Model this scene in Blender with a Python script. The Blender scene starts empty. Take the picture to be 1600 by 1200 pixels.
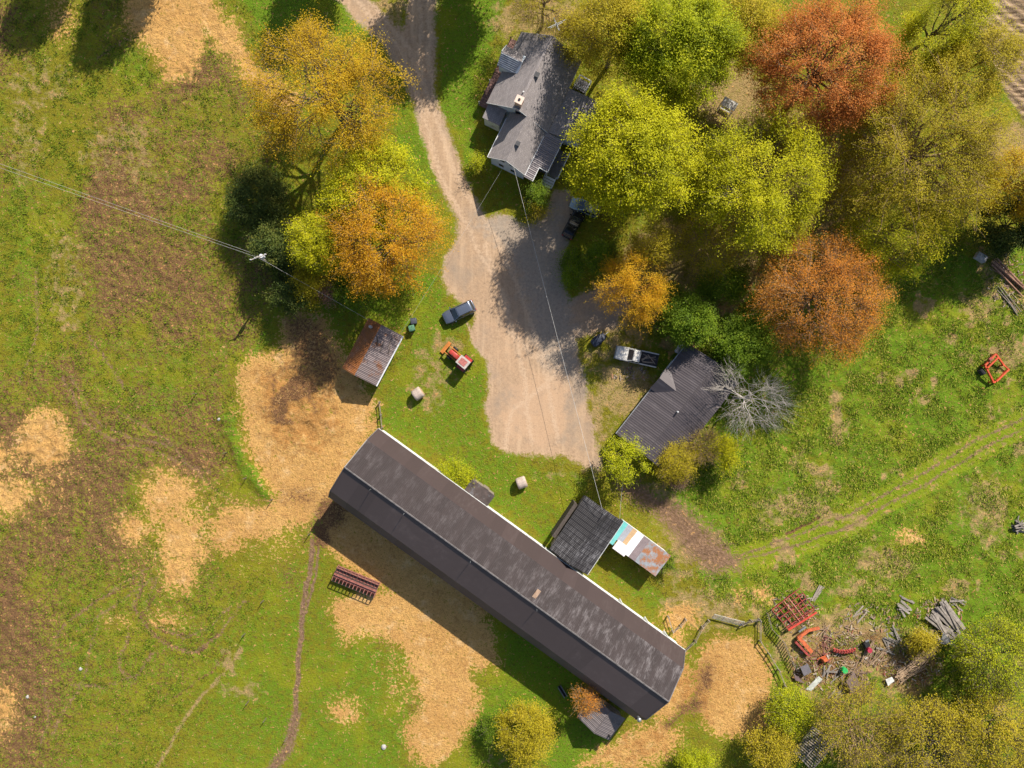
import bpy, math, random
import numpy as np

# ---------------------------------------------------------------- camera, sky, sun, exposure
S = bpy.context.scene
COL = S.collection
R_ = math.radians
CAM_H = 100.0            # drone height in metres, lens looking straight down
F_PX = 1111.0            # focal length in photo pixels (1600 wide)
cd = bpy.data.cameras.new('drone_camera')
cd.sensor_width = 36.0
cd.lens = 36.0 * F_PX / 1600.0
cd.clip_start = 0.5
cd.clip_end = 2000.0
cam = bpy.data.objects.new('drone_camera', cd)
cam.location = (0, 0, CAM_H)
COL.objects.link(cam)
S.camera = cam

SUN_EL = R_(38.5)
SUN_AZ = math.atan2(0.55, 0.835)          # from +Y towards +X : the sun stands up and right of the picture
sun_dir = (math.sin(SUN_AZ) * math.cos(SUN_EL), math.cos(SUN_AZ) * math.cos(SUN_EL), math.sin(SUN_EL))
W = bpy.data.worlds.new('World')
S.world = W
W.use_nodes = True
wn = W.node_tree
bg = wn.nodes['Background']
sky = wn.nodes.new('ShaderNodeTexSky')
sky.sky_type = 'NISHITA'
sky.sun_disc = False
sky.sun_elevation = SUN_EL
sky.sun_rotation = SUN_AZ
sky.altitude = 200
sky.dust_density = 1.5
wn.links.new(sky.outputs[0], bg.inputs[0])
bg.inputs[1].default_value = 0.082
sl = bpy.data.lights.new('sun', 'SUN')
sl.energy = 4.6
sl.angle = R_(0.55)
sl.color = (1.0, 0.93, 0.82)
so = bpy.data.objects.new('sun', sl)
from mathutils import Vector
so.rotation_euler = Vector(sun_dir).to_track_quat('Z', 'Y').to_euler()
so.location = (60, 90, 90)
COL.objects.link(so)
vs = S.view_settings
vs.view_transform = 'Standard'
vs.look = 'None'
vs.exposure = 0.80
vs.gamma = 1.0
S.cycles.max_bounces = 5; S.cycles.diffuse_bounces = 3; S.cycles.glossy_bounces = 2; S.cycles.transmission_bounces = 3
vs.use_curve_mapping = False

# ---------------------------------------------------------------- helpers
def PX(px, py, z=0.0):
    k = (CAM_H - z) / F_PX
    return np.array(((px - 800.0) * k, (600.0 - py) * k, z))

def tag(o, label=None, cat=None, group=None, kind=None):
    if label: o['label'] = label
    if cat: o['category'] = cat
    if group: o['group'] = group
    if kind: o['kind'] = kind
    return o

def empty(name, loc, rz=0.0, label=None, cat=None, group=None):
    o = bpy.data.objects.new(name, None)
    o.empty_display_size = 0.3
    COL.objects.link(o)
    o.location = (float(loc[0]), float(loc[1]), float(loc[2]))
    o.rotation_euler = (0, 0, rz)
    return tag(o, label, cat, group)

def link_mesh(name, me, parent=None, mat=None):
    o = bpy.data.objects.new(name, me)
    COL.objects.link(o)
    if parent is not None: o.parent = parent
    if mat is not None and not me.materials: me.materials.append(mat)
    return o

def np_mesh(name, V, F, smooth=False):
    """V (n,3), F (m,k) all faces with k corners"""
    V = np.asarray(V, np.float32); F = np.asarray(F, np.int32)
    me = bpy.data.meshes.new(name)
    m, k = F.shape
    me.vertices.add(len(V)); me.vertices.foreach_set('co', V.ravel())
    me.loops.add(m * k); me.loops.foreach_set('vertex_index', F.ravel())
    me.polygons.add(m)
    me.polygons.foreach_set('loop_start', np.arange(0, m * k, k, dtype=np.int32))
    if smooth: me.polygons.foreach_set('use_smooth', np.ones(m, bool))
    me.update(calc_edges=True)
    return me

class MB:
    """collects simple solids, then becomes ONE mesh object"""
    def __init__(self): self.v = []; self.f = []
    def add(self, vs_, fs):
        b = len(self.v); self.v += [tuple(map(float, p)) for p in vs_]
        self.f += [tuple(i + b for i in f) for f in fs]; return self
    def box(self, c, s, rz=0.0, taper=1.0):
        cx, cy, cz = c; hx, hy, hz = s[0] / 2, s[1] / 2, s[2] / 2
        ca, sa = math.cos(rz), math.sin(rz); P = []
        for dz in (-1, 1):
            t = taper if dz > 0 else 1.0
            for dx, dy in ((-1, -1), (1, -1), (1, 1), (-1, 1)):
                x, y = dx * hx * t, dy * hy * t
                P.append((cx + x * ca - y * sa, cy + x * sa + y * ca, cz + dz * hz))
        return self.add(P, [(3, 2, 1, 0), (4, 5, 6, 7), (0, 1, 5, 4), (1, 2, 6, 5), (2, 3, 7, 6), (3, 0, 4, 7)])
    def bar(self, a, b, w, h=None, up=(0, 0, 1)):
        """rectangular bar from a to b"""
        h = h or w
        a = np.array(a, float); b = np.array(b, float); d = b - a; d /= max(np.linalg.norm(d), 1e-9)
        u = np.cross(d, np.array(up, float))
        if np.linalg.norm(u) < 1e-4: u = np.array((1.0, 0, 0))
        u /= np.linalg.norm(u); n = np.cross(u, d)
        P = [p + u * sx * w / 2 + n * sy * h / 2 for p in (a, b) for sx, sy in ((-1, -1), (1, -1), (1, 1), (-1, 1))]
        return self.add(P, [(0, 1, 2, 3), (7, 6, 5, 4), (0, 4, 5, 1), (1, 5, 6, 2), (2, 6, 7, 3), (3, 7, 4, 0)])
    def cyl(self, a, b, r, r2=None, n=8):
        r2 = r if r2 is None else r2
        a = np.array(a, float); b = np.array(b, float); d = b - a; d /= max(np.linalg.norm(d), 1e-9)
        u = np.cross(d, (0, 0, 1.0))
        if np.linalg.norm(u) < 1e-4: u = np.array((1.0, 0, 0))
        u /= np.linalg.norm(u); w = np.cross(d, u)
        P = []
        for p, rr in ((a, r), (b, r2)):
            for i in range(n):
                t = 2 * math.pi * i / n
                P.append(p + rr * (math.cos(t) * u + math.sin(t) * w))
        fs = [(i, (i + 1) % n, n + (i + 1) % n, n + i) for i in range(n)]
        fs += [tuple(range(n - 1, -1, -1)), tuple(range(n, 2 * n))]
        return self.add(P, fs)
    def extrude(self, poly, axis_a, axis_b, ext):
        """poly: 3D points of one face, ext: vector"""
        n = len(poly); poly = [np.array(p, float) for p in poly]; e = np.array(ext, float)
        P = poly + [p + e for p in poly]
        fs = [tuple(range(n - 1, -1, -1)), tuple(range(n, 2 * n))] + [(i, (i + 1) % n, n + (i + 1) % n, n + i) for i in range(n)]
        return self.add(P, fs)
    def prism_x(self, prof, x0, x1):
        return self.extrude([(x0, y, z) for y, z in prof], 0, 0, (x1 - x0, 0, 0))
    def slab(self, quad, t):
        """quad of four 3D points (top), thickness downward along -normal"""
        q = [np.array(p, float) for p in quad]
        n = np.cross(q[1] - q[0], q[2] - q[0]); n /= np.linalg.norm(n)
        if n[2] < 0: n = -n
        P = q + [p - n * t for p in q]
        return self.add(P, [(0, 1, 2, 3), (7, 6, 5, 4), (0, 4, 5, 1), (1, 5, 6, 2), (2, 6, 7, 3), (3, 7, 4, 0)])
    def build(self, name, mat, parent=None, smooth=False, bevel=0.0):
        me = bpy.data.meshes.new(name)
        me.from_pydata(self.v, [], self.f)
        import bmesh
        bm = bmesh.new(); bm.from_mesh(me)
        bmesh.ops.recalc_face_normals(bm, faces=bm.faces)
        if bevel > 0:
            bmesh.ops.bevel(bm, geom=list(bm.edges), offset=bevel, segments=2, affect='EDGES', clamp_overlap=True)
        bm.to_mesh(me); bm.free()
        if smooth:
            for p in me.polygons: p.use_smooth = True
        me.materials.append(mat)
        return link_mesh(name, me, parent)

# ---------------------------------------------------------------- node helper and materials
class NT:
    def __init__(self, mat):
        mat.use_nodes = True
        self.t = mat.node_tree; self.n = self.t.nodes
        self.bsdf = self.n['Principled BSDF']; self.out = self.n['Material Output']
    def new(self, t, **kw):
        n = self.n.new(t)
        for k, v in kw.items(): setattr(n, k, v)
        return n
    def put(self, sock, v):
        if isinstance(v, (int, float)): sock.default_value = v
        elif isinstance(v, tuple): sock.default_value = v if len(v) == len(sock.default_value) else tuple(v) + (1.0,)
        else: self.t.links.new(v, sock)
    def math(self, op, a, b=0.0, clamp=False):
        n = self.new('ShaderNodeMath', operation=op, use_clamp=clamp)
        self.put(n.inputs[0], a); self.put(n.inputs[1], b); return n.outputs[0]
    def mix(self, f, a, b, mode='MIX'):
        n = self.new('ShaderNodeMix', data_type='RGBA', blend_type=mode)
        self.put(n.inputs[0], f); self.put(n.inputs[6], a); self.put(n.inputs[7], b); return n.outputs[2]
    def noise(self, vec, scale, detail=3.0, rough=0.55, dist=0.0):
        n = self.new('ShaderNodeTexNoise')
        if vec is not None: self.t.links.new(vec, n.inputs['Vector'])
        n.inputs['Scale'].default_value = scale; n.inputs['Detail'].default_value = detail
        n.inputs['Roughness'].default_value = rough; n.inputs['Distortion'].default_value = dist
        return n.outputs[0]
    def step(self, v, lo, hi):
        n = self.new('ShaderNodeMapRange', interpolation_type='SMOOTHSTEP')
        self.put(n.inputs[0], v); n.inputs[1].default_value = lo; n.inputs[2].default_value = hi
        return n.outputs[0]
    def pos(self): return self.new('ShaderNodeNewGeometry').outputs['Position']
    def obj(self): return self.new('ShaderNodeTexCoord').outputs['Object']
    def rand(self): return self.new('ShaderNodeObjectInfo').outputs['Random']
    def mapping(self, vec, rot=(0, 0, 0), scale=(1, 1, 1)):
        n = self.new('ShaderNodeMapping'); self.t.links.new(vec, n.inputs[0])
        n.inputs['Rotation'].default_value = rot; n.inputs['Scale'].default_value = scale; return n.outputs[0]
    def attr(self, name):
        n = self.new('ShaderNodeAttribute', attribute_name=name); return n
    def bump(self, h, strength=0.4, dist=0.03):
        n = self.new('ShaderNodeBump'); n.inputs['Strength'].default_value = strength
        n.inputs['Distance'].default_value = dist
        self.t.links.new(h, n.inputs['Height']); self.t.links.new(n.outputs[0], self.bsdf.inputs['Normal'])

MATS = {}
def mat(name, col, rough=0.7, metal=0.0, var=0.25, scale=2.0, bump=0.0, dirt=None, dirt_amt=0.5, spec=0.4, rnd=0.0, world=False):
    """plain painted / weathered surface with procedural mottling"""
    if name in MATS: return MATS[name]
    m = bpy.data.materials.new(name); t = NT(m); MATS[name] = m
    p = t.pos() if world else t.obj()
    n1 = t.noise(p, scale, 4, 0.6)
    lo = tuple(c * (1 - var) for c in col); hi = tuple(min(1, c * (1 + var)) for c in col)
    c = t.mix(t.step(n1, 0.3, 0.7), lo, hi)
    if rnd > 0:
        r = t.rand()
        c = t.mix(t.math('MULTIPLY', r, rnd), c, tuple(x * 0.35 for x in col))
    if dirt:
        n2 = t.noise(p, scale * 0.6, 5, 0.7)
        c = t.mix(t.step(n2, 0.62 - 0.25 * dirt_amt, 0.75 - 0.2 * dirt_amt), c, dirt)
    t.t.links.new(c, t.bsdf.inputs['Base Color'])
    t.bsdf.inputs['Roughness'].default_value = rough
    t.bsdf.inputs['Metallic'].default_value = metal
    t.bsdf.inputs['Specular IOR Level'].default_value = spec
    if bump > 0: t.bump(t.noise(p, scale * 5, 4), bump, 0.03)
    return m
# ---------------------------------------------------------------- the ground: one fine grid, its cover written as fields
rng = np.random.default_rng(7)
CELL = 0.25
HX, HY = 76.0, 58.0
NX, NY = int(2 * HX / CELL) + 1, int(2 * HY / CELL) + 1
gx = np.linspace(-HX, HX, NX); gy = np.linspace(-HY, HY, NY)
WX, WY = np.meshgrid(gx, gy)                                    # (NY,NX)

def vnoise(x, y, size, seed):
    """smooth value noise, cell of 'size' metres"""
    r = np.random.default_rng(seed); T = r.random((256, 256))
    u = x / size + 1000.37; v = y / size + 1000.71
    i = np.floor(u).astype(int); j = np.floor(v).astype(int); fu = u - i; fv = v - j
    fu = fu * fu * (3 - 2 * fu); fv = fv * fv * (3 - 2 * fv)
    i0, i1, j0, j1 = i % 256, (i + 1) % 256, j % 256, (j + 1) % 256
    return (T[j0, i0] * (1 - fu) + T[j0, i1] * fu) * (1 - fv) + (T[j1, i0] * (1 - fu) + T[j1, i1] * fu) * fv
def fnoise(x, y, size, seed, oct=4, gain=0.55):
    a, s, w = 0.0, 0.0, 1.0
    for k in range(oct):
        a = a + w * vnoise(x, y, size / 2 ** k, seed + k); s += w; w *= gain
    return a / s

GPX = 800 + WX * F_PX / CAM_H + (fnoise(WX, WY, 5, 11, 4, 0.7) - 0.5) * 34
GPY = 600 - WY * F_PX / CAM_H + (fnoise(WX, WY, 5, 31, 4, 0.7) - 0.5) * 34
SPX = 800 + WX * F_PX / CAM_H + (fnoise(WX, WY, 3, 51, 3) - 0.5) * 9
SPY = 600 - WY * F_PX / CAM_H + (fnoise(WX, WY, 3, 71, 3) - 0.5) * 9

def window(x0, x1, y0, y1, m):
    i0 = max(0, int(((x0 - m - 800) * CAM_H / F_PX + HX) / CELL) - 8); i1 = min(NX, int(((x1 + m - 800) * CAM_H / F_PX + HX) / CELL) + 9)
    j0 = max(0, int(((600 - y1 - m) * CAM_H / F_PX + HY) / CELL) - 8); j1 = min(NY, int(((600 - y0 + m) * CAM_H / F_PX + HY) / CELL) + 9)
    return slice(j0, max(j0, j1)), slice(i0, max(i0, i1))

def poly(pts, feather=14, sharp=False, out=None, val=1.0):
    """soft mask of a polygon given in photo pixels of the ground"""
    M = np.zeros((NY, NX)) if out is None else out
    xs = [p[0] for p in pts]; ys = [p[1] for p in pts]
    w = window(min(xs), max(xs), min(ys), max(ys), feather + 26)
    X = (SPX if sharp else GPX)[w]; Y = (SPY if sharp else GPY)[w]
    if X.size == 0: return M
    ins = np.zeros(X.shape, bool); d2 = np.full(X.shape, 1e12)
    n = len(pts)
    for a in range(n):
        x1, y1 = pts[a]; x2, y2 = pts[(a + 1) % n]
        dx, dy = x2 - x1, y2 - y1; L = dx * dx + dy * dy + 1e-9
        t = np.clip(((X - x1) * dx + (Y - y1) * dy) / L, 0, 1)
        d2 = np.minimum(d2, (X - x1 - t * dx) ** 2 + (Y - y1 - t * dy) ** 2)
        c = ((y1 > Y) != (y2 > Y)) & (X < (dx) * (Y - y1) / (dy + 1e-12) + x1)
        ins ^= c
    sd = np.sqrt(d2) * np.where(ins, -1, 1)
    M[w] = np.maximum(M[w], val * np.clip(0.5 - sd / feather, 0, 1))
    return M
def blob(cx, cy, rx, ry=None, feather=14, out=None, val=1.0):
    ry = ry or rx
    return poly([(cx + rx * math.cos(t), cy + ry * math.sin(t)) for t in np.linspace(0, 2 * math.pi, 14)[:-1]], feather, out=out, val=val)
def line(pts, width, feather=6, sharp=True, out=None, val=1.0):
    M = np.zeros((NY, NX)) if out is None else out
    xs = [p[0] for p in pts]; ys = [p[1] for p in pts]
    w = window(min(xs), max(xs), min(ys), max(ys), width + feather + 20)
    X = (SPX if sharp else GPX)[w]; Y = (SPY if sharp else GPY)[w]
    if X.size == 0: return M
    d2 = np.full(X.shape, 1e12)
    for (x1, y1), (x2, y2) in zip(pts[:-1], pts[1:]):
        dx, dy = x2 - x1, y2 - y1; L = dx * dx + dy * dy + 1e-9
        t = np.clip(((X - x1) * dx + (Y - y1) * dy) / L, 0, 1)
        d2 = np.minimum(d2, (X - x1 - t * dx) ** 2 + (Y - y1 - t * dy) ** 2)
    M[w] = np.maximum(M[w], val * np.clip(0.5 - (np.sqrt(d2) - width / 2) / feather, 0, 1))
    return M

# ---- straw bedding
YARD = poly([(374, 600), (382, 575), (402, 560), (440, 545), (440, 505), (475, 490), (515, 510), (545, 560), (565, 605), (592, 630), (585, 650), (592, 672), (545, 735), (520, 785), (490, 815), (440, 835),
             (395, 845), (345, 862), (330, 835), (360, 790), (425, 792), (428, 772), (405, 740), (386, 705), (376, 660), (370, 630)], 30)
BARNSIDE = poly([(515, 948), (545, 930), (610, 925), (545, 890), (505, 850), (500, 790), (560, 770), (700, 870), (775, 985), (768, 1045), (735, 1050), (745, 1090), (742, 1130), (718, 1165),
                 (680, 1196), (640, 1180), (628, 1140), (650, 1120), (655, 1090), (645, 1050), (630, 1010), (590, 990), (545, 1002), (520, 980)], 26)
RING = blob(1145, 1075, 66, 80, 26)
poly([(1040, 960), (1075, 945), (1090, 965), (1065, 1000), (1075, 1040), (1095, 1075), (1080, 1110), (1030, 1130), (1000, 1100), (1050, 1060), (1055, 1010)], 34, out=RING)
SOUTH = poly([(905, 1200), (935, 1165), (990, 1145), (1030, 1130), (1060, 1140), (1050, 1170), (1010, 1200)], 34)
TOPL = poly([(195, -20), (330, -20), (322, 40), (312, 90), (300, 122), (262, 124), (245, 85), (200, 45)], 30)
TOPR = poly([(290, -20), (330, -20), (372, 60), (405, 110), (470, 150), (465, 180), (420, 160), (380, 115), (345, 75), (312, 40)], 26)
PATCH = blob(66, 685, 42, 42, 36)
for a in ((12, 775, 32, 34), (2, 715, 16, 22), (8, 1105, 14, 36), (262, 775, 42, 32), (205, 828, 28, 26), (285, 838, 40, 46), (278, 888, 26, 34), (255, 800, 30, 20),
          (540, 1110, 20, 17), (0, 1112, 14, 40)): blob(*a, feather=44, out=PATCH, val=0.95)
blob(345, 830, 46, 22, 50, PATCH, 0.62)
for a in ((300, 800, 60, 60), (230, 860, 40, 40), (60, 740, 50, 60), (420, 830, 70, 40), (650, 1050, 60, 70)): blob(*a, feather=70, out=PATCH, val=0.36)
for a in ((190, 970, 22, 12), (92, 30, 24, 45), (262, 965, 30, 16)): blob(*a, feather=26, out=PATCH, val=0.5)
for a in ((1158, 935, 10, 14), (1195, 930, 16, 14), (1425, 845, 22, 14), (1080, 965, 18, 22), (1052, 975, 18, 18)): blob(*a, feather=26, out=RING, val=0.72)
straw = np.maximum.reduce([YARD, BARNSIDE, RING, SOUTH, TOPL, TOPR, PATCH])

# ---- driveway
TYRE = np.zeros((NY, NX))
for pts_ in ([(222, 900), (210, 945), (228, 980), (262, 1008), (305, 1018), (345, 990), (380, 940)], [(245, 905), (226, 945), (246, 975), (285, 995), (325, 985), (360, 945)], [(230, 890), (160, 935), (105, 970), (85, 1000)], [(240, 905), (175, 948), (120, 985)],
             [(200, 990), (186, 1040), (205, 1068), (240, 1020)], [(60, 1175), (76, 1125), (66, 1060)], [(110, 1070), (165, 1074), (215, 1055)], [(100, 590), (132, 662), (180, 692), (250, 708), (330, 740)], [(112, 585), (150, 660), (200, 685), (270, 700)],
             [(138, 525), (168, 568), (192, 605)], [(150, 90), (195, 66), (245, 42)], [(30, 600), (60, 520), (55, 420)], [(180, 640), (260, 690), (330, 760), (380, 800)], [(150, 980), (130, 1060), (80, 1150)]):
    line(pts_, 5, 10, out=TYRE)
DRIVE = poly([(522, -60), (527, 0), (560, 35), (600, 75), (622, 110), (640, 150), (655, 200), (672, 250), (690, 295), (715, 345), (712, 380), (696, 402), (690, 430), (700, 455), (742, 490), (735, 530),
              (762, 565), (764, 600), (757, 640), (770, 690), (790, 708), (830, 712), (880, 712), (925, 733), (943, 732), (930, 680), (920, 640), (916, 600), (905, 560), (900, 530), (960, 512), (985, 480),
              (965, 440), (925, 450), (890, 470), (880, 440), (880, 400), (892, 365), (912, 335), (890, 300), (865, 296), (848, 330), (835, 348), (815, 350), (790, 333), (758, 338), (740, 308),
              (728, 280), (710, 230), (695, 190), (681, 150), (679, 100), (681, 0), (681, -60), (640, -60), (636, 0), (628, 45), (612, 32), (578, 0), (560, -60)], 20, sharp=True)
poly([(725, 500), (745, 520), (768, 560), (760, 565), (735, 535)], 8, True, DRIVE, 0.8)
RUT = np.zeros((NY, NX))
for pts_ in ([(540, -20), (625, 75), (665, 190), (700, 300), (745, 380), (790, 470), (815, 560), (830, 690)], [(560, -20), (640, 75), (683, 190), (718, 290), (775, 370), (820, 470), (850, 570), (870, 690)],
             [(655, -20), (655, 80), (668, 180)], [(668, -20), (670, 90), (684, 180)], [(790, 700), (800, 640), (850, 600), (890, 560)], [(760, 380), (800, 520), (840, 560), (880, 540)]):
    line(pts_, 5, 12, out=RUT)
TRACK = poly([(945, 735), (1010, 755), (1065, 785), (1115, 830), (1172, 872), (1165, 895), (1110, 900), (1070, 872), (1035, 825), (995, 790), (955, 768)], 44)
COW = line([(487, 845), (482, 900), (472, 960), (468, 1020), (463, 1080), (461, 1130), (447, 1168), (425, 1200)], 8, 6)
line([(496, 850), (492, 900), (478, 960)], 4, 5, out=COW); line([(462, 1120), (450, 1165), (415, 1215)], 20, 16, out=COW, val=0.8)
TWO = np.zeros((NY, NX))
for off in (-9, 9):
    line([(1150, 872 + off * 0.3), (1250, 845 + off), (1330, 812 + off), (1430, 757 + off), (1520, 702 + off), (1640, 640 + off)], 7, 7, out=TWO)
MOWN = line([(1150, 876), (1250, 847), (1330, 812), (1430, 757), (1520, 702), (1640, 640)], 46, 12)
FIELD = poly([(1500, -60), (1680, -60), (1680, 210), (1600, 190), (1570, 140), (1545, 80), (1520, 40)], 14, True)

# ---- mud, lush and dry fields
f1 = fnoise(WX, WY, 18, 101, 4); f2 = fnoise(WX, WY, 6, 131, 4); f3 = fnoise(WX * 0.35 + WY * 0.25, WY * 0.35 - WX * 0.2, 4, 161, 4)
PAST = poly([(-90, -60), (360, -60), (430, 250), (440, 480), (370, 600), (365, 760), (345, 860), (380, 880), (410, 920), (385, 980), (330, 1060), (250, 1180), (220, 1260), (-90, 1260)], 60)
mud = PAST * np.clip(0.45 + (f1 - 0.5) * 1.2 + (f2 - 0.5) * 0.6 + (f3 - 0.5) * 0.8, 0.12, 0.68)
SOUTHP = poly([(70, 900), (240, 880), (400, 900), (400, 1000), (250, 1260), (60, 1260), (95, 1080)], 80)
mud = mud * (1 - .55 * SOUTHP) * (1 - .35 * poly([(-60, 100), (90, 120), (110, 560), (-60, 640)], 90))
mud = np.maximum(mud, 0.16 * (1 - DRIVE))
for a in ((16, 960, 40, 130, .85), (160, 660, 120, 40, .6), (300, 720, 60, 50, .75), (110, 600, 40, 60, .65), (330, 650, 30, 60, .7), (400, 810, 60, 25, .8), (600, 985, 30, 26, .6), (650, 1100, 18, 40, .6), (700, 1055, 50, 10, .6),
          (260, 440, 60, 30, .7), (330, 250, 60, 50, .65), (200, 180, 60, 40, .62), (500, 820, 30, 40, .7), (455, 900, 30, 40, .5), (300, 480, 60, 40, .65), (40, 860, 40, 60, .7), (150, 730, 110, 40, .72), (240, 690, 60, 30, .74), (120, 860, 60, 24, .62), (390, 640, 20, 50, .6)):
    blob(a[0], a[1], a[2], a[3], 70, mud, a[4] * 0.9)
for a in ((1300, 1030, 50, 40, .6), (1420, 1045, 50, 36, .6), (1470, 975, 26, 26, .7), (1240, 960, 30, 26, .6), (1365, 1010, 30, 30, .55), (1255, 1050, 24, 24, .7), (1330, 1075, 34, 20, .65)): blob(a[0], a[1], a[2], a[3], 30, mud, a[4])
for a in (([(225, 900), (212, 950), (235, 985), (270, 1010), (310, 1018), (340, 990)], .9), ([(250, 920), (225, 960), (255, 985), (300, 992)], .8), ([(225, 905), (150, 940), (100, 975), (85, 1000)], .8), ([(200, 1000), (188, 1045), (210, 1060), (235, 1025)], .7),
          ([(60, 1170), (75, 1120), (70, 1080)], .8), ([(20, 1200), (60, 1165)], .7), ([(110, 1070), (160, 1072), (200, 1060)], .6), ([(105, 600), (135, 665), (180, 690), (240, 705)], .8), ([(140, 530), (170, 570), (190, 600)], .6),
          ([(150, 90), (190, 65), (240, 45)], .6), ([(270, 1090), (330, 1050), (350, 1020)], .6)):
    line(a[0], 5, 7, out=mud, val=a[1])
pile = poly([(400, 585), (470, 555), (530, 590), (535, 660), (500, 705), (440, 700), (410, 660)], 50)
mudpile = pile * np.clip((fnoise(WX, WY, 4.5, 205, 4, 0.7) - 0.47) * 5, 0, .75)
YARD_SHADE = poly([(440, 500), (480, 490), (520, 520), (540, 570), (520, 600), (450, 560)], 24)  # tree shade over the upper yard, painted into the ground colour
wet = np.maximum.reduce([blob(1102, 1062, 14, 22, 30), blob(1080, 1105, 24, 14, 26) * .8, line([(1040, 1135), (1085, 1095), (1105, 1060)], 12, 22) * .85, TRACK * 0.1]) * 0.9
blob(520, 800, 30, 30, 30, wet, .75); blob(505, 835, 16, 22, 20, wet, .9); blob(470, 775, 40, 22, 40, wet, .5); line([(1230, 835), (1280, 810)], 5, 4, out=wet, val=1.0)

lush = np.full((NY, NX), 0.42)
for pts, v, fe in (
        ([(680, -60), (830, -60), (770, 60), (745, 170), (730, 290), (742, 330), (715, 240), (690, 160)], .95, 14),
        ([(590, 660), (650, 500), (690, 430), (700, 470), (730, 500), (725, 540), (760, 570), (752, 640), (768, 690), (830, 716), (925, 738), (912, 775), (858, 855), (780, 790), (700, 735)], .72, 16),
        ([(575, 430), (690, 425), (660, 500), (640, 520), (575, 500)], .95, 18),
        ([(640, 150), (690, 295), (640, 300), (610, 160)], .8, 14), ([(330, -60), (520, -60), (590, 60), (480, 60), (400, 60)], .95, 20),
        ([(1000, 470), (1680, 360), (1680, 1260), (1180, 1260), (1200, 1000), (1060, 880), (1150, 880), (1000, 770), (1060, 740)], .85, 30),
        ([(240, 1260), (375, 1010), (430, 890), (485, 850), (475, 960), (465, 1100), (430, 1260)], .62, 24),
        ([(470, 1000), (640, 1010), (650, 1090), (620, 1260), (460, 1260), (480, 1100)], .66, 24),
        ([(740, 960), (900, 1030), (960, 1150), (900, 1200), (740, 1200), (745, 1090), (780, 1040)], .9, 16),
        ([(1190, 990), (1260, 1060), (1270, 1200), (1190, 1200), (1215, 1080)], .8, 16),
        ([(1000, 900), (1060, 940), (1020, 965), (930, 900), (1000, 870)], .7, 14),
        ([(940, 560), (1030, 570), (960, 670), (930, 650)], .45, 18), ([(345, 650), (362, 640), (375, 700), (425, 770), (415, 785), (360, 720)], .85, 8), ([(380, 585), (410, 520), (420, 520), (400, 565)], .85, 8),
        ([(150, 80), (240, 75), (250, 130), (210, 150)], .75, 24), ([(0, 250), (60, 240), (70, 560), (0, 600)], .6, 60), ([(120, 500), (330, 520), (340, 650), (200, 680), (120, 620)], .55, 60)):
    m = poly(pts, fe); lush = np.maximum(lush, m * v)
lush = np.clip(lush + (f1 - 0.5) * 0.3 + (f2 - 0.5) * 0.35, 0, 1)
MEADOW = poly([(1000, 470), (1220, 420), (1500, 380), (1680, 360), (1680, 1260), (1230, 1260), (1210, 1000), (1180, 960), (1060, 900), (1170, 885), (1000, 765), (1060, 740)], 20)
dry = np.clip((fnoise(WX, WY, 5, 231, 4, .6) - 0.59) * 6, 0, 0.65) * np.clip(MEADOW + 0.15, 0, 1)
for a in ((1310, 650, 12, 40, .95), (1240, 790, 44, 24, .7), (1200, 800, 34, 34, .5), (1380, 880, 54, 28, .65), (1330, 920, 44, 24, .5), (1100, 950, 70, 40, .62), (1180, 960, 40, 40, .45), (1540, 800, 40, 70, .5), (1300, 1010, 100, 60, .75),
          (1420, 1040, 60, 60, .7), (1250, 720, 20, 30, .5), (1570, 550, 40, 30, .7), (1530, 480, 40, 30, .6), (1290, 760, 20, 12, .9), (1060, 860, 40, 60, .5), (980, 600, 50, 50, .7), (940, 640, 25, 70, .6), (900, 735, 60, 18, .4),
          (705, 540, 24, 14, .8), (670, 590, 40, 60, .45), (600, 20, 30, 40, .6), (800, 1185, 40, 12, .5), (380, 1080, 26, 12, .75), (365, 1030, 12, 22, .8), (975, 480, 60, 70, .6), (1080, 420, 120, 90, .6), (1240, 330, 120, 160, .55), (850, 30, 90, 40, .6), (1150, 160, 60, 60, .75), (960, 560, 60, 30, .5), (1580, 230, 50, 40, .8),
          (40, 200, 40, 100, .4), (190, 240, 60, 60, .5), (100, 440, 40, 90, .45), (220, 300, 50, 40, .4), (60, 130, 60, 40, .4)):
    blob(a[0], a[1], a[2], a[3], 34, dry, a[4])
line([(375, 1015), (340, 1065), (300, 1105), (265, 1165), (235, 1215)], 7, 8, out=dry, val=.8)
for off, v in ((-20, .45), (20, .5)): line([(1170, 872 + off * .4), (1250, 846 + off), (1330, 812 + off), (1430, 757 + off), (1530, 697 + off), (1640, 640 + off)], 6, 12, out=dry, val=v)

# ---- relief
tex = rng.random((NY, NX)); tex2 = fnoise(WX, WY, 0.9, 301, 3, .7); big = fnoise(WX, WY, 14, 331, 3)
Z = (big - 0.5) * 0.10
Z += mud * (tex - 0.5) * 0.11 + mud * (tex2 - 0.5) * 0.16
clod = fnoise(WX, WY, 0.75, 361, 2, .8)
Z += np.clip(mud * 1.4, 0, 1) * PAST * (clod - 0.5) * 0.48
Z += (1 - mud) * (1 - DRIVE) * (tex2 - 0.5) * 0.10 + MEADOW * (1 - MOWN) * (fnoise(WX, WY, 1.6, 351, 3, .7) - 0.5) * 0.50
Z += MOWN * -0.10 + TRACK * (vnoise(WX * .58 - WY * .81, (WX * .81 + WY * .58) * .12, 0.7, 371) - .5) * .30
Z += straw * (tex - 0.5) * 0.03 + pile * (fnoise(WX, WY, 3.5, 201, 4, 0.65) - 0.35) * 1.1
Z += FIELD * 0.13 * np.sin((WX * 0.62 + WY * 0.78) * 2 * math.pi / 1.35 + f2 * 5)
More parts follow.
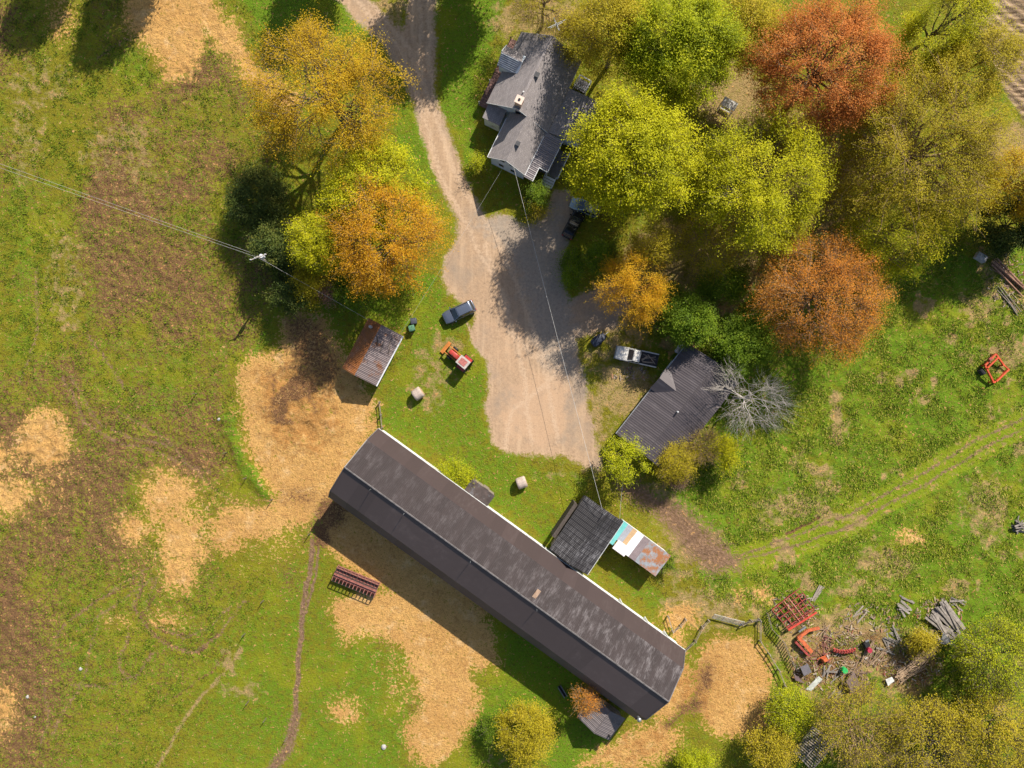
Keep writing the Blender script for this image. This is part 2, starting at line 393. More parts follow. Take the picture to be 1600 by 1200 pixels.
Z *= 1 - 0.85 * DRIVE
Z -= 0.05 * DRIVE + 0.05 * COW + 0.09 * TYRE + 0.10 * wet + 0.03 * TWO
BANK = poly([(347, 655), (362, 640), (372, 690), (392, 728), (428, 770), (420, 782), (385, 755), (358, 715)], 14)
Z += BANK * 0.32 + BANK * (tex2 - .5) * .4
edge = np.minimum.reduce([WX + HX, HX - WX, WY + HY, HY - WY]) / 4
Z *= np.clip(edge, 0, 1)

def gz(x, y):
    i = int(np.clip((x + HX) / CELL, 0, NX - 1)); j = int(np.clip((y + HY) / CELL, 0, NY - 1))
    return float(Z[j, i])

COVER_A = np.stack([straw, mud, DRIVE, lush], -1).reshape(-1, 4).astype(np.float32)
COVER_B = np.stack([dry, FIELD, np.maximum.reduce([COW, 0.66 * TWO, TRACK * .8, TYRE * .74]), np.maximum(np.maximum(wet, mudpile), YARD_SHADE * 0.62)], -1).reshape(-1, 4).astype(np.float32)

GREY = poly([(745, 345), (880, 310), (895, 480), (905, 600), (860, 590), (830, 500), (800, 420)], 50)
WEEDY = np.maximum(blob(745, 545, 20, 30, 30), line([(600, 20), (655, 120), (692, 250), (735, 340)], 4, 10) * .35)
COVER_C = np.stack([RUT, GREY, np.maximum.reduce([blob(840, 640, 60, 60, 50) * .8, blob(800, 530, 40, 70, 60) * .5, pile * .75, SOUTH * .5, blob(1090, 1080, 40, 50, 50) * .6]), MOWN], -1).reshape(-1, 4).astype(np.float32)
gm = bpy.data.materials.new('farm_ground'); t = NT(gm)
p = t.pos()
A = t.attr('cover_a'); B = t.attr('cover_b')
sa = t.new('ShaderNodeSeparateColor'); t.t.links.new(A.outputs['Color'], sa.inputs[0])
sb = t.new('ShaderNodeSeparateColor'); t.t.links.new(B.outputs['Color'], sb.inputs[0])
aS, aM, aD, aL = sa.outputs[0], sa.outputs[1], sa.outputs[2], A.outputs['Alpha']
bY, bF, bP, bW = sb.outputs[0], sb.outputs[1], sb.outputs[2], B.outputs['Alpha']
def wide(v, k):
    return t.math('ADD', t.math('MULTIPLY', t.math('SUBTRACT', v, 0.5), k), 0.5, True)
nf = wide(t.noise(p, 2.6, 3, 0.75), 2.6); nm = wide(t.noise(p, 0.8, 3, 0.65), 2.3); nl = wide(t.noise(p, 0.16, 3, 0.6), 2.0); nh = wide(t.noise(p, 7.0, 2, 0.7), 2.6)
Cc = t.attr('cover_c'); sc_ = t.new('ShaderNodeSeparateColor'); t.t.links.new(Cc.outputs['Color'], sc_.inputs[0])
cR, cG, cO, cM = sc_.outputs[0], sc_.outputs[1], sc_.outputs[2], Cc.outputs['Alpha']
def brk(mask, noise, amt, w=0.22):
    v = t.math('ADD', mask, t.math('MULTIPLY', t.math('SUBTRACT', noise, 0.5), amt))
    return t.step(v, 0.5 - w, 0.5 + w)
gf = t.step(t.math('ADD', aL, t.math('MULTIPLY', t.math('SUBTRACT', nm, 0.5), 0.9)), 0.15, 0.95)
grass = t.mix(gf, (0.172, 0.150, 0.011), (0.104, 0.186, 0.009))
grass = t.mix(t.math('MULTIPLY', t.step(nf, 0.50, 0.95), 0.85), grass, (0.046, 0.068, 0.005))
grass = t.mix(t.math('MULTIPLY', t.step(nl, 0.45, 0.9), 0.7), grass, (0.200, 0.205, 0.010))
grass = t.mix(t.math('MULTIPLY', t.step(nh, 0.66, 1.0), 0.45), grass, (0.26, 0.22, 0.04))
grass = t.mix(t.math('MULTIPLY', brk(cM, nf, 0.4), 0.65), grass, t.mix(nf, (0.150, 0.215, 0.007), (0.24, 0.26, 0.012)))
c = t.mix(brk(bY, nm, 0.8), grass, t.mix(nf, (0.21, 0.145, 0.055), (0.37, 0.265, 0.115)))
mudc = t.mix(nh, (0.050, 0.022, 0.011), (0.165, 0.080, 0.040))
c = t.mix(brk(aM, nf, 0.95, 0.16), c, mudc)
c = t.mix(t.math('MULTIPLY', brk(aM, nh, 0.9, 0.2), 0.35), c, (0.24, 0.145, 0.065))
c = t.mix(brk(bP, nf, 0.5), c, t.mix(nf, (0.115, 0.062, 0.036), (0.26, 0.165, 0.100)))
strc = t.mix(nl, t.mix(nf, (0.34, 0.175, 0.052), (0.50, 0.272, 0.084)), t.mix(nf, (0.47, 0.270, 0.088), (0.62, 0.370, 0.125)))
strc = t.mix(t.math('MULTIPLY', t.step(nm, 0.55, 1.0), 0.45), strc, (0.25, 0.125, 0.045))
strc = t.mix(t.math('MULTIPLY', t.step(nh, 0.60, 1.0), 0.85), strc, (0.15, 0.08, 0.035))
strc = t.mix(t.math('MULTIPLY', t.step(wide(t.noise(p, 0.45, 4, 0.7), 2.4), 0.55, 1.0), 0.55), strc, (0.62, 0.42, 0.21))
strc = t.mix(t.math('MULTIPLY', brk(cO, nm, 0.9, 0.35), 0.85), strc, t.mix(nf, (0.20, 0.092, 0.026), (0.44, 0.215, 0.062)))
c = t.mix(brk(aS, t.math('ADD', t.math('MULTIPLY', nf, 0.6), t.math('MULTIPLY', nm, 0.4)), 1.9, 0.20), c, strc)
grav = t.mix(nf, (0.30, 0.205, 0.130), (0.42, 0.285, 0.180))
grav = t.mix(t.step(t.noise(t.mapping(p, (0, 0, 0.35), (1.2, 0.10, 1)), 1.0, 4, 0.6), 0.45, 0.72), grav, (0.46, 0.32, 0.205))
grav = t.mix(t.math('MULTIPLY', t.step(nl, 0.40, 0.9), 0.8), grav, (0.26, 0.205, 0.155))
grav = t.mix(t.math('MULTIPLY', brk(cG, nm, 0.6, 0.3), 0.75), grav, t.mix(nf, (0.24, 0.20, 0.160), (0.33, 0.275, 0.220)))
grav = t.mix(t.math('MULTIPLY', brk(cO, nm, 0.7, 0.3), 0.7), grav, (0.46, 0.30, 0.185))
grav = t.mix(t.math('MULTIPLY', brk(cR, nf, 0.6, 0.3), 0.6), grav, (0.50, 0.36, 0.245))
grav = t.mix(t.math('MULTIPLY', t.step(nh, 0.66, 1.0), 0.45), grav, (0.20, 0.14, 0.10))
c = t.mix(brk(aD, t.math('ADD', t.math('MULTIPLY', nf, 0.55), t.math('MULTIPLY', nm, 0.45)), 0.7, 0.22), c, grav)
c = t.mix(brk(bW, nf, 0.6, 0.25), c, t.mix(nh, (0.060, 0.032, 0.018), (0.22, 0.112, 0.050)))  # wet ground, manure and the painted yard shade share this brown
til = t.mix(t.step(t.noise(t.mapping(p, (0, 0, -0.90), (0.15, 2.2, 1)), 1.0, 3, 0.6), 0.35, 0.68), (0.13, 0.085, 0.050), (0.38, 0.27, 0.165))
c = t.mix(brk(bF, nf, 0.5), c, til)
t.t.links.new(c, t.bsdf.inputs['Base Color'])
t.bsdf.inputs['Roughness'].default_value = 0.95; t.bsdf.inputs['Specular IOR Level'].default_value = 0.1
t.bump(t.math('MULTIPLY', t.math('ADD', nf, t.math('MULTIPLY', nh, 0.6)), t.math('SUBTRACT', 1.0, t.math('MULTIPLY', aD, 0.85))), 0.7, 0.10)

idx = np.arange(NX * NY).reshape(NY, NX)
quads = np.stack([idx[:-1, :-1], idx[:-1, 1:], idx[1:, 1:], idx[1:, :-1]], -1).reshape(-1, 4)
ALLV = np.stack([WX, WY, Z], -1).reshape(-1, 3)
def qm(M): return ((M[:-1, :-1] + M[1:, 1:] + M[:-1, 1:] + M[1:, :-1]) / 4).ravel()
zone = np.zeros(len(quads), int)
zl = [('meadow', MEADOW, 'green and straw coloured rough meadow around the scrap heap and grass track'), ('ploughed_field', FIELD, 'ploughed bare field corner behind the upper trees'),
      ('grass_track', MOWN, 'grassed twin wheel track curving across the meadow'), ('dirt_track', TRACK, 'churned brown dirt track leaving the garage'),
      ('cow_path', COW, 'narrow trodden brown cow path down the pasture'), ('straw_bedding', YARD, 'orange straw and manure yard beside the rusty shed'), ('straw_bedding', BARNSIDE, 'straw strewn feeding strip along the shaded side of the barn'),
      ('straw_bedding', RING, 'round straw bed at the end of the long barn'), ('straw_bedding', SOUTH, 'straw patch below the small annex at the barn foot'), ('straw_bedding', np.maximum(TOPL, TOPR), 'straw patch in the pasture corner near the drive'),
      ('driveway', DRIVE, 'pale sandy gravel driveway widening into the farmyard')]
for k, (nm_, M, lab) in enumerate(zl): zone[qm(M) > 0.5] = k + 1
def ground_piece(name, sel, label):
    q = quads[sel]
    if not len(q): return
    used, inv = np.unique(q, return_inverse=True)
    me = np_mesh(name, ALLV[used], inv.reshape(-1, 4), smooth=True)
    for an, arr in (('cover_a', COVER_A), ('cover_b', COVER_B), ('cover_c', COVER_C)):
        at = me.attributes.new(an, 'FLOAT_COLOR', 'POINT'); at.data.foreach_set('color', np.ascontiguousarray(arr[used]).ravel())
    me.materials.append(gm)
    tag(link_mesh(name, me), label, None, None, 'structure')
ground_piece('pasture', zone == 0, 'trampled green and brown pasture around the farm')
for k, (nm_, M, lab) in enumerate(zl): ground_piece(nm_, zone == k + 1, lab)
# the land beyond the frame
E = 420.0
V = [(-E, -E, 0), (E, -E, 0), (E, E, 0), (-E, E, 0), (-HX, -HY, 0), (HX, -HY, 0), (HX, HY, 0), (-HX, HY, 0)]
me = np_mesh('ground', np.array(V), np.array([(0, 1, 5, 4), (1, 2, 6, 5), (2, 3, 7, 6), (3, 0, 4, 7)]))
for an, colr in (('cover_a', (0, .15, 0, .5)), ('cover_b', (.2, 0, 0, 0)), ('cover_c', (0, 0, 0, 0))):
    at = me.attributes.new(an, 'FLOAT_COLOR', 'POINT'); at.data.foreach_set('color', np.array([colr] * 8, np.float32).ravel())
me.materials.append(gm)
tag(link_mesh('ground', me), 'open grassland beyond the farm', None, None, 'structure')

# ---- standing grass and loose straw, one mass each
def blades(name, label, n, weight, length, width, cols, lean=(0.5, 1.2), seed=1, mname='grass_blade'):
    r = np.random.default_rng(seed)
    w = weight.ravel().clip(0); pidx = r.choice(len(w), n, p=w / w.sum())
    base = ALLV[pidx] + np.stack([r.uniform(-.2, .2, n), r.uniform(-.2, .2, n), np.full(n, -.02)], -1)
    az = r.uniform(0, 2 * np.pi, n); le = r.uniform(lean[0], lean[1], n); L = r.uniform(.6, 1.3, n) * length
    d = np.stack([np.cos(az) * np.sin(le), np.sin(az) * np.sin(le), np.cos(le)], -1) * L[:, None]
    s = np.stack([-np.sin(az), np.cos(az), 0 * az], -1) * (width * r.uniform(.6, 1.4, n))[:, None] / 2
    V = np.stack([base - s, base + s, base + d], 1).reshape(-1, 3)
    me = np_mesh(name, V, np.arange(3 * n).reshape(-1, 3))
    at = me.attributes.new('tint', 'FLOAT', 'POINT'); at.data.foreach_set('value', np.repeat(r.random(n), 3).astype(np.float32))
    m = bpy.data.materials.new(mname); t = NT(m)
    ra = t.new('ShaderNodeValToRGB'); t.t.links.new(t.attr('tint').outputs['Fac'], ra.inputs[0])
    els = ra.color_ramp.elements
    els[0].color = (*cols[0], 1); els[1].color = (*cols[-1], 1)
    for k, cc in enumerate(cols[1:-1]):
        e = els.new((k + 1) / (len(cols) - 1)); e.color = (*cc, 1)
    t.t.links.new(ra.outputs[0], t.bsdf.inputs['Base Color']); t.bsdf.inputs['Roughness'].default_value = .8; t.bsdf.inputs['Specular IOR Level'].default_value = .15
    me.materials.append(m)
    tag(link_mesh(name, me), label, 'grass' if 'grass' in name else 'straw', None, 'stuff')
open_ = np.clip(1 - DRIVE * 3, 0, 1) * np.clip(1 - straw * 1.6, 0, 1) * np.clip(1 - TRACK * 1.5, 0, 1) * (1 - FIELD)
cl = np.clip((fnoise(WX, WY, 2.2, 401, 3, .7) - 0.42) * 4, 0.03, 1)
blades('tall_grass', 'tall tufted meadow grass around the track and scrap heap', 112000, MEADOW * open_ * cl * (1 - .6 * dry) * (1 - .93 * MOWN), .42, .085,
       [(.042, .070, .005), (.095, .160, .006), (.150, .235, .008), (.25, .27, .016), (.42, .33, .09)], seed=3, mname='meadow_blade')
blades('short_grass', 'short grazed grass over the pasture and lawns', 110000, (1 - MEADOW) * open_ * np.clip(1.0 - 1.25 * mud, .04, 1) * (0.3 + lush), .20, .07,
       [(.065, .085, .005), (.120, .145, .006), (.135, .210, .006), (.22, .22, .012)], seed=4, mname='pasture_blade')
cl2 = np.clip((fnoise(WX, WY, 1.1, 431, 3, .75) - 0.50) * 7, 0.0, 1) ** 1.5
blades('weed_grass', 'dark tufts of coarse grass and weeds dotting the trampled pasture', 55000, PAST * open_ * cl2 * np.clip(.85 - mud, .06, 1), .26, .13,
       [(.028, .038, .004), (.070, .098, .005), (.120, .180, .006), (.19, .215, .010)], lean=(0.7, 1.3), seed=6, mname='weed_blade')
def litter(n, cx, cy, rx, ry, seed):
    r = np.random.default_rng(seed); V, F, T = [], [], []
    for k in range(n):
        a, q = r.uniform(0, 6.28), math.sqrt(r.random()); c = PX(cx + rx * q * math.cos(a), cy + ry * q * math.sin(a), 0); z = gz(c[0], c[1]) + r.uniform(.03, .16)
        L, wd, th = r.uniform(.12, .75), r.uniform(.05, .2), r.uniform(0, 6.28); tl = r.uniform(-.12, .12)
        d = np.array((math.cos(th), math.sin(th), tl)) * L / 2; e = np.array((-math.sin(th), math.cos(th), r.uniform(-.3, .3))) * wd / 2
        c = np.array((c[0], c[1], z)); b = len(V); V += [c - d - e, c + d - e, c + d + e, c - d + e]; F.append((b, b + 1, b + 2, b + 3)); T += [r.random()] * 4
    return V, F, T
VV, FF, TT = [], [], []
for a in ((420, 1305, 1030, 70, 55, 1), (160, 1240, 955, 36, 34, 2), (260, 1425, 1035, 50, 40, 3), (200, 1465, 970, 40, 36, 4), (120, 1360, 965, 50, 26, 5), (90, 1570, 440, 34, 40, 6), (60, 985, 585, 30, 12, 7)):
    v_, f_, t_ = litter(*a); FF += [tuple(i + len(VV) for i in q) for q in f_]; VV += v_; TT += t_
me = np_mesh('scrap_litter', np.array(VV), np.array(FF))
at = me.attributes.new('tint', 'FLOAT', 'POINT'); at.data.foreach_set('value', np.array(TT, np.float32))
lm = bpy.data.materials.new('scrap_litter'); t2 = NT(lm); ra = t2.new('ShaderNodeValToRGB'); t2.t.links.new(t2.attr('tint').outputs['Fac'], ra.inputs[0])
for pos_, cc in ((0, (.06, .045, .035)), (.35, (.20, .13, .085)), (.6, (.30, .25, .20)), (.8, (.38, .28, .17)), (.93, (.28, .08, .045)), (1, (.45, .43, .40))):
    e_ = ra.color_ramp.elements[0] if pos_ == 0 else ra.color_ramp.elements[-1] if pos_ == 1 else ra.color_ramp.elements.new(pos_); e_.color = (*cc, 1)
t2.t.links.new(ra.outputs[0], t2.bsdf.inputs['Base Color']); t2.bsdf.inputs['Roughness'].default_value = .9
me.materials.append(lm); tag(link_mesh('scrap_litter', me), 'scattered splinters, bark and small scrap over the junk ground', 'litter', None, 'stuff')
blades('loose_straw', 'loose straw stalks strewn on the bedding', 16000, straw ** 2 * (1 - DRIVE), .40, .05, [(.30, .16, .05), (.48, .28, .10), (.60, .38, .15)], lean=(1.2, 1.5), seed=5, mname='straw_stalk')
# ---------------------------------------------------------------- roofs, walls, buildings
def metal_roof(name, base, light, rot, wear=0.5, rust=None, rust_amt=0.0, rough=0.55, stretch=(2.6, 0.35, 1), grad=None):
    """weathered sheet metal: streaks run down the slope, wear has shapes of its own"""
    m = bpy.data.materials.new(name); t = NT(m)
    p = t.mapping(t.pos(), (0, 0, -rot))
    ps = t.new('ShaderNodeMapping'); t.t.links.new(p, ps.inputs[0]); ps.inputs['Scale'].default_value = stretch
    a = t.noise(ps.outputs[0], 1.0, 5, 0.7); b = t.noise(p, 0.16, 3, 0.6); d = t.noise(p, 5.0, 3, 0.7)
    f = t.math('MULTIPLY', t.step(a, 0.42, 0.72), t.step(t.math('ADD', b, t.math('MULTIPLY', t.math('SUBTRACT', t.rand(), 0.5), 0.22)), 0.52 - 0.35 * wear, 0.80 - 0.3 * wear))
    fine = t.new('ShaderNodeMapping'); t.t.links.new(p, fine.inputs[0]); fine.inputs['Scale'].default_value = (stretch[0] * 4, stretch[1] * 2.2, 1)
    f = t.math('MULTIPLY', f, t.step(t.noise(fine.outputs[0], 1.0, 3, 0.7), 0.30, 0.62))
    if grad:                                        # more weathered towards one end of the building
        sx = t.new('ShaderNodeSeparateXYZ'); t.t.links.new(p, sx.inputs[0])
        f = t.math('MULTIPLY', f, t.math('ADD', t.math('MULTIPLY', t.step(sx.outputs[0], grad[0], grad[1]), 0.75), 0.35))
    c = t.mix(t.math('MULTIPLY', f, 0.75), base, light)
    c = t.mix(t.math('MULTIPLY', t.step(d, 0.55, 0.75), 0.35), c, tuple(x * 0.6 for x in base))
    c = t.mix(t.math('MULTIPLY', t.rand(), 0.30), c, tuple(x * 1.7 for x in base))
    if rust:
        r = t.noise(p, 0.55, 5, 0.65)
        c = t.mix(t.step(r, 0.62 - 0.35 * rust_amt, 0.72 - 0.25 * rust_amt), c, t.mix(d, rust, tuple(x * 0.45 for x in rust)))
    t.t.links.new(c, t.bsdf.inputs['Base Color'])
    t.bsdf.inputs['Roughness'].default_value = rough; t.bsdf.inputs['Specular IOR Level'].default_value = 0.35
    t.bump(d, 0.25, 0.02)
    return m

def shingle(name, c1, c2):
    m = bpy.data.materials.new(name); t = NT(m)
    p = t.obj()
    br = t.new('ShaderNodeTexBrick'); t.t.links.new(p, br.inputs['Vector'])
    br.inputs['Color1'].default_value = (*c1, 1); br.inputs['Color2'].default_value = (*c2, 1); br.inputs['Mortar'].default_value = (*[x * .55 for x in c1], 1)
    br.inputs['Scale'].default_value = 1.0; br.inputs['Brick Width'].default_value = 0.42; br.inputs['Row Height'].default_value = 0.17; br.inputs['Mortar Size'].default_value = 0.012
    n = t.noise(p, 1.2, 5, 0.7); n2 = t.noise(p, 14, 2, 0.6)
    c = t.mix(t.math('MULTIPLY', t.step(n, 0.4, 0.7), 0.35), br.outputs[0], tuple(x * 0.7 for x in c1))
    c = t.mix(t.math('MULTIPLY', t.step(n2, 0.5, 0.8), 0.35), c, tuple(x * 1.4 for x in c2))
    t.t.links.new(c, t.bsdf.inputs['Base Color']); t.bsdf.inputs['Roughness'].default_value = 0.9; t.bsdf.inputs['Specular IOR Level'].default_value = 0.2
    t.bump(br.outputs['Fac'], -0.3, 0.02)
    return m

def sheet_mesh(name, w, top, bot, ribs, mtl, rib_h=0.035, thick=0.0):
    """one roof sheet of width w (along x) from ridge point top=(y,z) to eave point bot=(y,z), with raised ribs"""
    ty, tz = top; by, bz = bot
    d = np.array((0, by - ty, bz - tz)); L = np.linalg.norm(d); d /= L
    n = np.array((0, -d[2], d[1])); n = n if n[2] > 0 else -n
    xs, hs = [], []
    if ribs == 0: xs = [0.0, w]; hs = [0.0, 0.0]
    else:
        s = w / ribs
        for k in range(ribs):
            xs += [k * s, k * s + s * .62, k * s + s * .72, k * s + s * .90]; hs += [0, 0, rib_h, rib_h]
        xs.append(w); hs.append(0)
    V = []
    for q in (np.array((0, ty, tz)), np.array((0, by, bz))):
        for x, h in zip(xs, hs): V.append(q + np.array((x, 0, 0)) + n * h)
    k = len(xs)
    F = [(i, i + 1, k + i + 1, k + i) for i in range(k - 1)]
    me = np_mesh(name, np.array(V), np.array(F)); me.materials.append(mtl)
    return me

def sheets(parent, x0, x1, top, bot, n, ribs, mtl, name='roof_sheet', jitter=0.0, seed=1, rib_h=0.035, lift=0.0):
    w = (x1 - x0) / n; me = sheet_mesh(name, w + 0.03, top, bot, ribs, mtl, rib_h)
    r = random.Random(seed); out = []
    for i in range(n):
        o = link_mesh(name, me, parent)
        o.location = (x0 + i * w, 0, 0.02 + lift + (i % 2) * 0.008 + r.uniform(0, jitter)); out.append(o)
    return out

def rect4(A, B, C, D, z):
    """footprint from four eave corners given in photo pixels at height z; x runs A->B"""
    a, b, c, d = (PX(*q, z)[:2] for q in (A, B, C, D))
    ctr = (a + b + c + d) / 4; u = ((b - a) + (c - d)) / 2
    L = np.linalg.norm(u); rot = math.atan2(u[1], u[0]); Wd = (np.linalg.norm(d - a) + np.linalg.norm(c - b)) / 2
    return ctr, rot, L, Wd
def local(root, px, py, z):
    w = PX(px, py, z); dx, dy = w[0] - root.location.x, w[1] - root.location.y
    c, s = math.cos(root.rotation_euler.z), math.sin(root.rotation_euler.z)
    return np.array((dx * c + dy * s, -dx * s + dy * c, z))

wall_white = mat('white_boards', (0.62, 0.63, 0.62), 0.8, var=0.15, scale=1.5, dirt=(0.35, 0.31, 0.26), dirt_amt=0.3)
siding = mat('pale_blue_siding', (0.52, 0.57, 0.62), 0.7, var=0.08, scale=1.0)
trim = mat('white_trim', (0.55, 0.56, 0.56), 0.6, var=0.08)
oldwood = mat('grey_weathered_wood', (0.20, 0.165, 0.135), 0.9, var=0.35, scale=3, bump=0.4)
redwood = mat('red_brown_boards', (0.21, 0.115, 0.095), 0.85, var=0.3, scale=3, rnd=0.5)
darkwood = mat('dark_old_boards', (0.070, 0.055, 0.045), 0.9, var=0.3, scale=3)
glass = mat('dark_window_glass', (0.02, 0.025, 0.03), 0.08, var=0.1, spec=0.8)
black = mat('black_rubber', (0.016, 0.016, 0.017), 0.75, var=0.2)
steel = mat('dull_steel', (0.30, 0.31, 0.32), 0.45, 0.6, var=0.25)
concrete = mat('old_concrete', (0.36, 0.34, 0.32), 0.9, var=0.2, scale=3, bump=0.3)

def window_part(parent, c, size, ax, fr=0.07):
    """window on a wall: ax = outward axis ('x+','y-',...) in local coords of parent"""
    s = {'x+': (1, 0), 'x-': (-1, 0), 'y+': (0, 1), 'y-': (0, -1)}[ax]; w, h = size
    dx, dy = (0.10, w) if s[0] else (w, 0.10)
    m = MB(); cx, cy, cz = c
    for sz in (-1, 1): m.box((cx, cy, cz + sz * h / 2), (dx if s[0] else w + fr, dy if s[1] else w + fr, fr) if False else ((0.12, w + fr, fr) if s[0] else (w + fr, 0.12, fr)))
    for sw in (-1, 1): m.box((cx, cy + sw * w / 2, cz) if s[0] else (cx + sw * w / 2, cy, cz), (0.12, fr, h - fr) if s[0] else (fr, 0.12, h - fr))
    o = m.build('window', trim, parent)
    MB().box((cx, cy, cz), (0.05, w - fr, h - fr) if s[0] else (w - fr, 0.05, h - fr)).build('pane', glass, o)
    return o

# ======== the long barn
BROT = math.atan2(-0.586, 0.8105)
barn = empty('long_barn', (-0.70, -25.74, 0), BROT, 'long gambrel barn under worn dark metal, white long wall', 'barn')
BL, BW = 51.3, 11.5
hl = BL / 2
EV, BRK, RG = (5.75, 3.5), (4.15, 6.35), (0.0, 8.7)
prof = [(-5.45, 0), (5.45, 0), (5.45, 3.55), (4.0, 6.2), (0, 8.5), (-4.0, 6.2), (-5.45, 3.55)]
MB().prism_x(prof, -hl + 0.3, hl - 0.3).build('wall', wall_white, barn)
roof_ne = metal_roof('worn_brown_steel', (0.030, 0.022, 0.022), (0.22, 0.20, 0.205), BROT, 0.90, rough=.75, stretch=(1.1, 0.30, 1), grad=(0, 42))
roof_low = metal_roof('plain_brown_steel', (0.040, 0.027, 0.026), (0.08, 0.065, 0.062), BROT, 0.25, rough=.8)
roof_sw = metal_roof('smooth_dark_steel', (0.078, 0.056, 0.052), (0.14, 0.105, 0.098), BROT, 0.40, rough=0.7, stretch=(.5, .5, 1))
m = MB()
for s in (1, -1):
    m.slab([(-hl, s * BRK[0], BRK[1]), (hl, s * BRK[0], BRK[1]), (hl, 0, RG[1]), (-hl, 0, RG[1])], 0.10)
    m.slab([(-hl, s * EV[0], EV[1]), (hl, s * EV[0], EV[1]), (hl, s * BRK[0], BRK[1]), (-hl, s * BRK[0], BRK[1])], 0.10)
broof = m.build('roof', roof_low, barn)
MID_ = ((RG[0] + BRK[0]) * .5, (RG[1] + BRK[1]) * .5)
sheets(broof, -hl, hl, RG, (MID_[0] + .12, MID_[1] - .04), 57, 4, roof_ne, seed=1, rib_h=0.035, lift=.03)
sheets(broof, -hl, hl, MID_, BRK, 57, 4, roof_ne, seed=11, rib_h=0.035)
sheets(broof, -hl, hl, BRK, EV, 26, 0, roof_low, seed=2)
sheets(broof, -hl, hl, RG, (-BRK[0], BRK[1]), 19, 0, roof_sw, seed=3)
sheets(broof, -hl, hl, (-BRK[0], BRK[1]), (-EV[0], EV[1]), 19, 0, roof_sw, seed=4)
MB().cyl((-hl, 0, RG[1] + 0.04), (hl, 0, RG[1] + 0.04), 0.11, n=6).build('ridge_cap', mat('ridge_steel', (0.11, 0.10, 0.10), 0.5, var=.3), broof)
for s in (-1, 1):
    mm = MB()
    for a, b in ((EV, BRK), (BRK, RG), (RG, (-BRK[0], BRK[1])), ((-BRK[0], BRK[1]), (-EV[0], EV[1]))):
        mm.bar((s * (hl + .03), a[0], a[1] + .03), (s * (hl + .03), b[0], b[1] + .03), 0.10, 0.16)
    mm.build('barge_board', mat('ridge_steel', (0.2, 0.185, 0.19)), barn)
MB().bar((-hl, EV[0] + .03, EV[1] - .06), (hl, EV[0] + .03, EV[1] - .06), 0.08, 0.10).build('gutter', wall_white, barn)
for x in (-21.3, -16.0, -5.5, 5.0):                # lightning rods along the ridge
    MB().cyl((x, -0.3, RG[1]), (x, -0.3, RG[1] + 0.9), 0.05, 0.02, 6).build('lightning_rod', steel, barn)
MB().box((3.9, 1.0, 8.35), (0.55, 1.6, 0.14)).build('roof_patch', mat('tan_patch', (0.33, 0.22, 0.15)), barn)
MB().cyl((hl - 0.9, -4.6, 6.0), (hl - 0.9, -4.6, 7.0), 0.16, 0.16, 8).cyl((hl - 0.9, -4.6, 7.0), (hl - 0.9, -4.6, 7.2), 0.3, 0.1, 8).build('vent_pipe', steel, barn)
for k in range(12): window_part(barn, (-22 + k * 3.9, 5.47, 1.9), (1.0, 0.8), 'y+')
for k in range(12): window_part(barn, (-22 + k * 3.9, -5.47, 1.9), (1.0, 0.8), 'y-')
MB().box((-hl + .28, 0, 1.6), (.1, 3.4, 3.2)).build('door', darkwood, barn)
MB().box((hl - .28, 0.5, 1.6), (.1, 3.4, 3.2)).build('door', darkwood, barn)
for x in (15.2, 19.5, 22.8):
    MB().box((x, 5.62, 2.2), (.14, .5, 2.6)).build('wall_buttress', wall_white, barn)

def gable(name, label, cat, pts, eave, ridge, rmat, wmat, n, ribs, over=0.3, slope2=None, skew=0.0, rsheets=True, wallx=(0, 0), rib_h=.035):
    ctr, rot, L, Wd = rect4(*pts, eave)
    root = empty(name, (ctr[0], ctr[1], 0), rot, label, cat)
    h, w = L / 2, Wd / 2
    y0 = skew
    dz = (ridge - eave) * over / w
    MB().prism_x([(-w + over, 0), (w - over, 0), (w - over, eave + dz - .12), (y0, ridge - .12), (-w + over, eave + dz - .12)], -h + over + wallx[0], h - over - wallx[1]).build('wall', wmat, root)
    m = MB()
    for s in (1, -1): m.slab([(-h, s * w, eave), (h, s * w, eave), (h, y0, ridge), (-h, y0, ridge)], 0.09)
    rf = m.build('roof', rmat, root)
    if rsheets:
        sheets(rf, -h, h, (y0, ridge), (w + .03, eave - .01), n, ribs, rmat, seed=5, rib_h=rib_h)
        sheets(rf, -h, h, (y0, ridge), (-w - .03, eave - .01), n, ribs, slope2 or rmat, seed=6, rib_h=rib_h)
    MB().cyl((-h, y0, ridge + .05), (h, y0, ridge + .05), .07, n=6).build('ridge_cap', rmat, rf)
    return root, rot, h, w

# ======== black metal annex on the barn
ap = ((859, 856), (916, 775), (972.7, 815), (917, 900))
r_ax = math.atan2(*(lambda v: (v[1], v[0]))(PX(*ap[1], 3.1)[:2] - PX(*ap[0], 3.1)[:2]))
annex, ar, ah, aw = gable('barn_annex', 'black metal roofed annex joined square to the long barn', 'shed', ap, 3.1, 4.5,
      metal_roof('worn_black_steel', (0.030, 0.027, 0.028), (0.34, 0.33, 0.34), r_ax, 0.60, stretch=(0.5, 3.0, 1)), oldwood, 12, 4, over=0.25,
      slope2=None)
MB().box((0, aw + .45, 1.5), (ah * 1.25, .5, 3.0)).build('sliding_door', darkwood, annex)
MB().bar((-ah, -aw - .05, 3.05), (ah, -aw - .05, 3.05), .1, .12).build('fascia', trim, annex)
MB().cyl((ah - 0.5, 0.1, 4.4), (ah - 0.5, 0.1, 5.6), .05, n=6).build('service_mast', steel, annex)
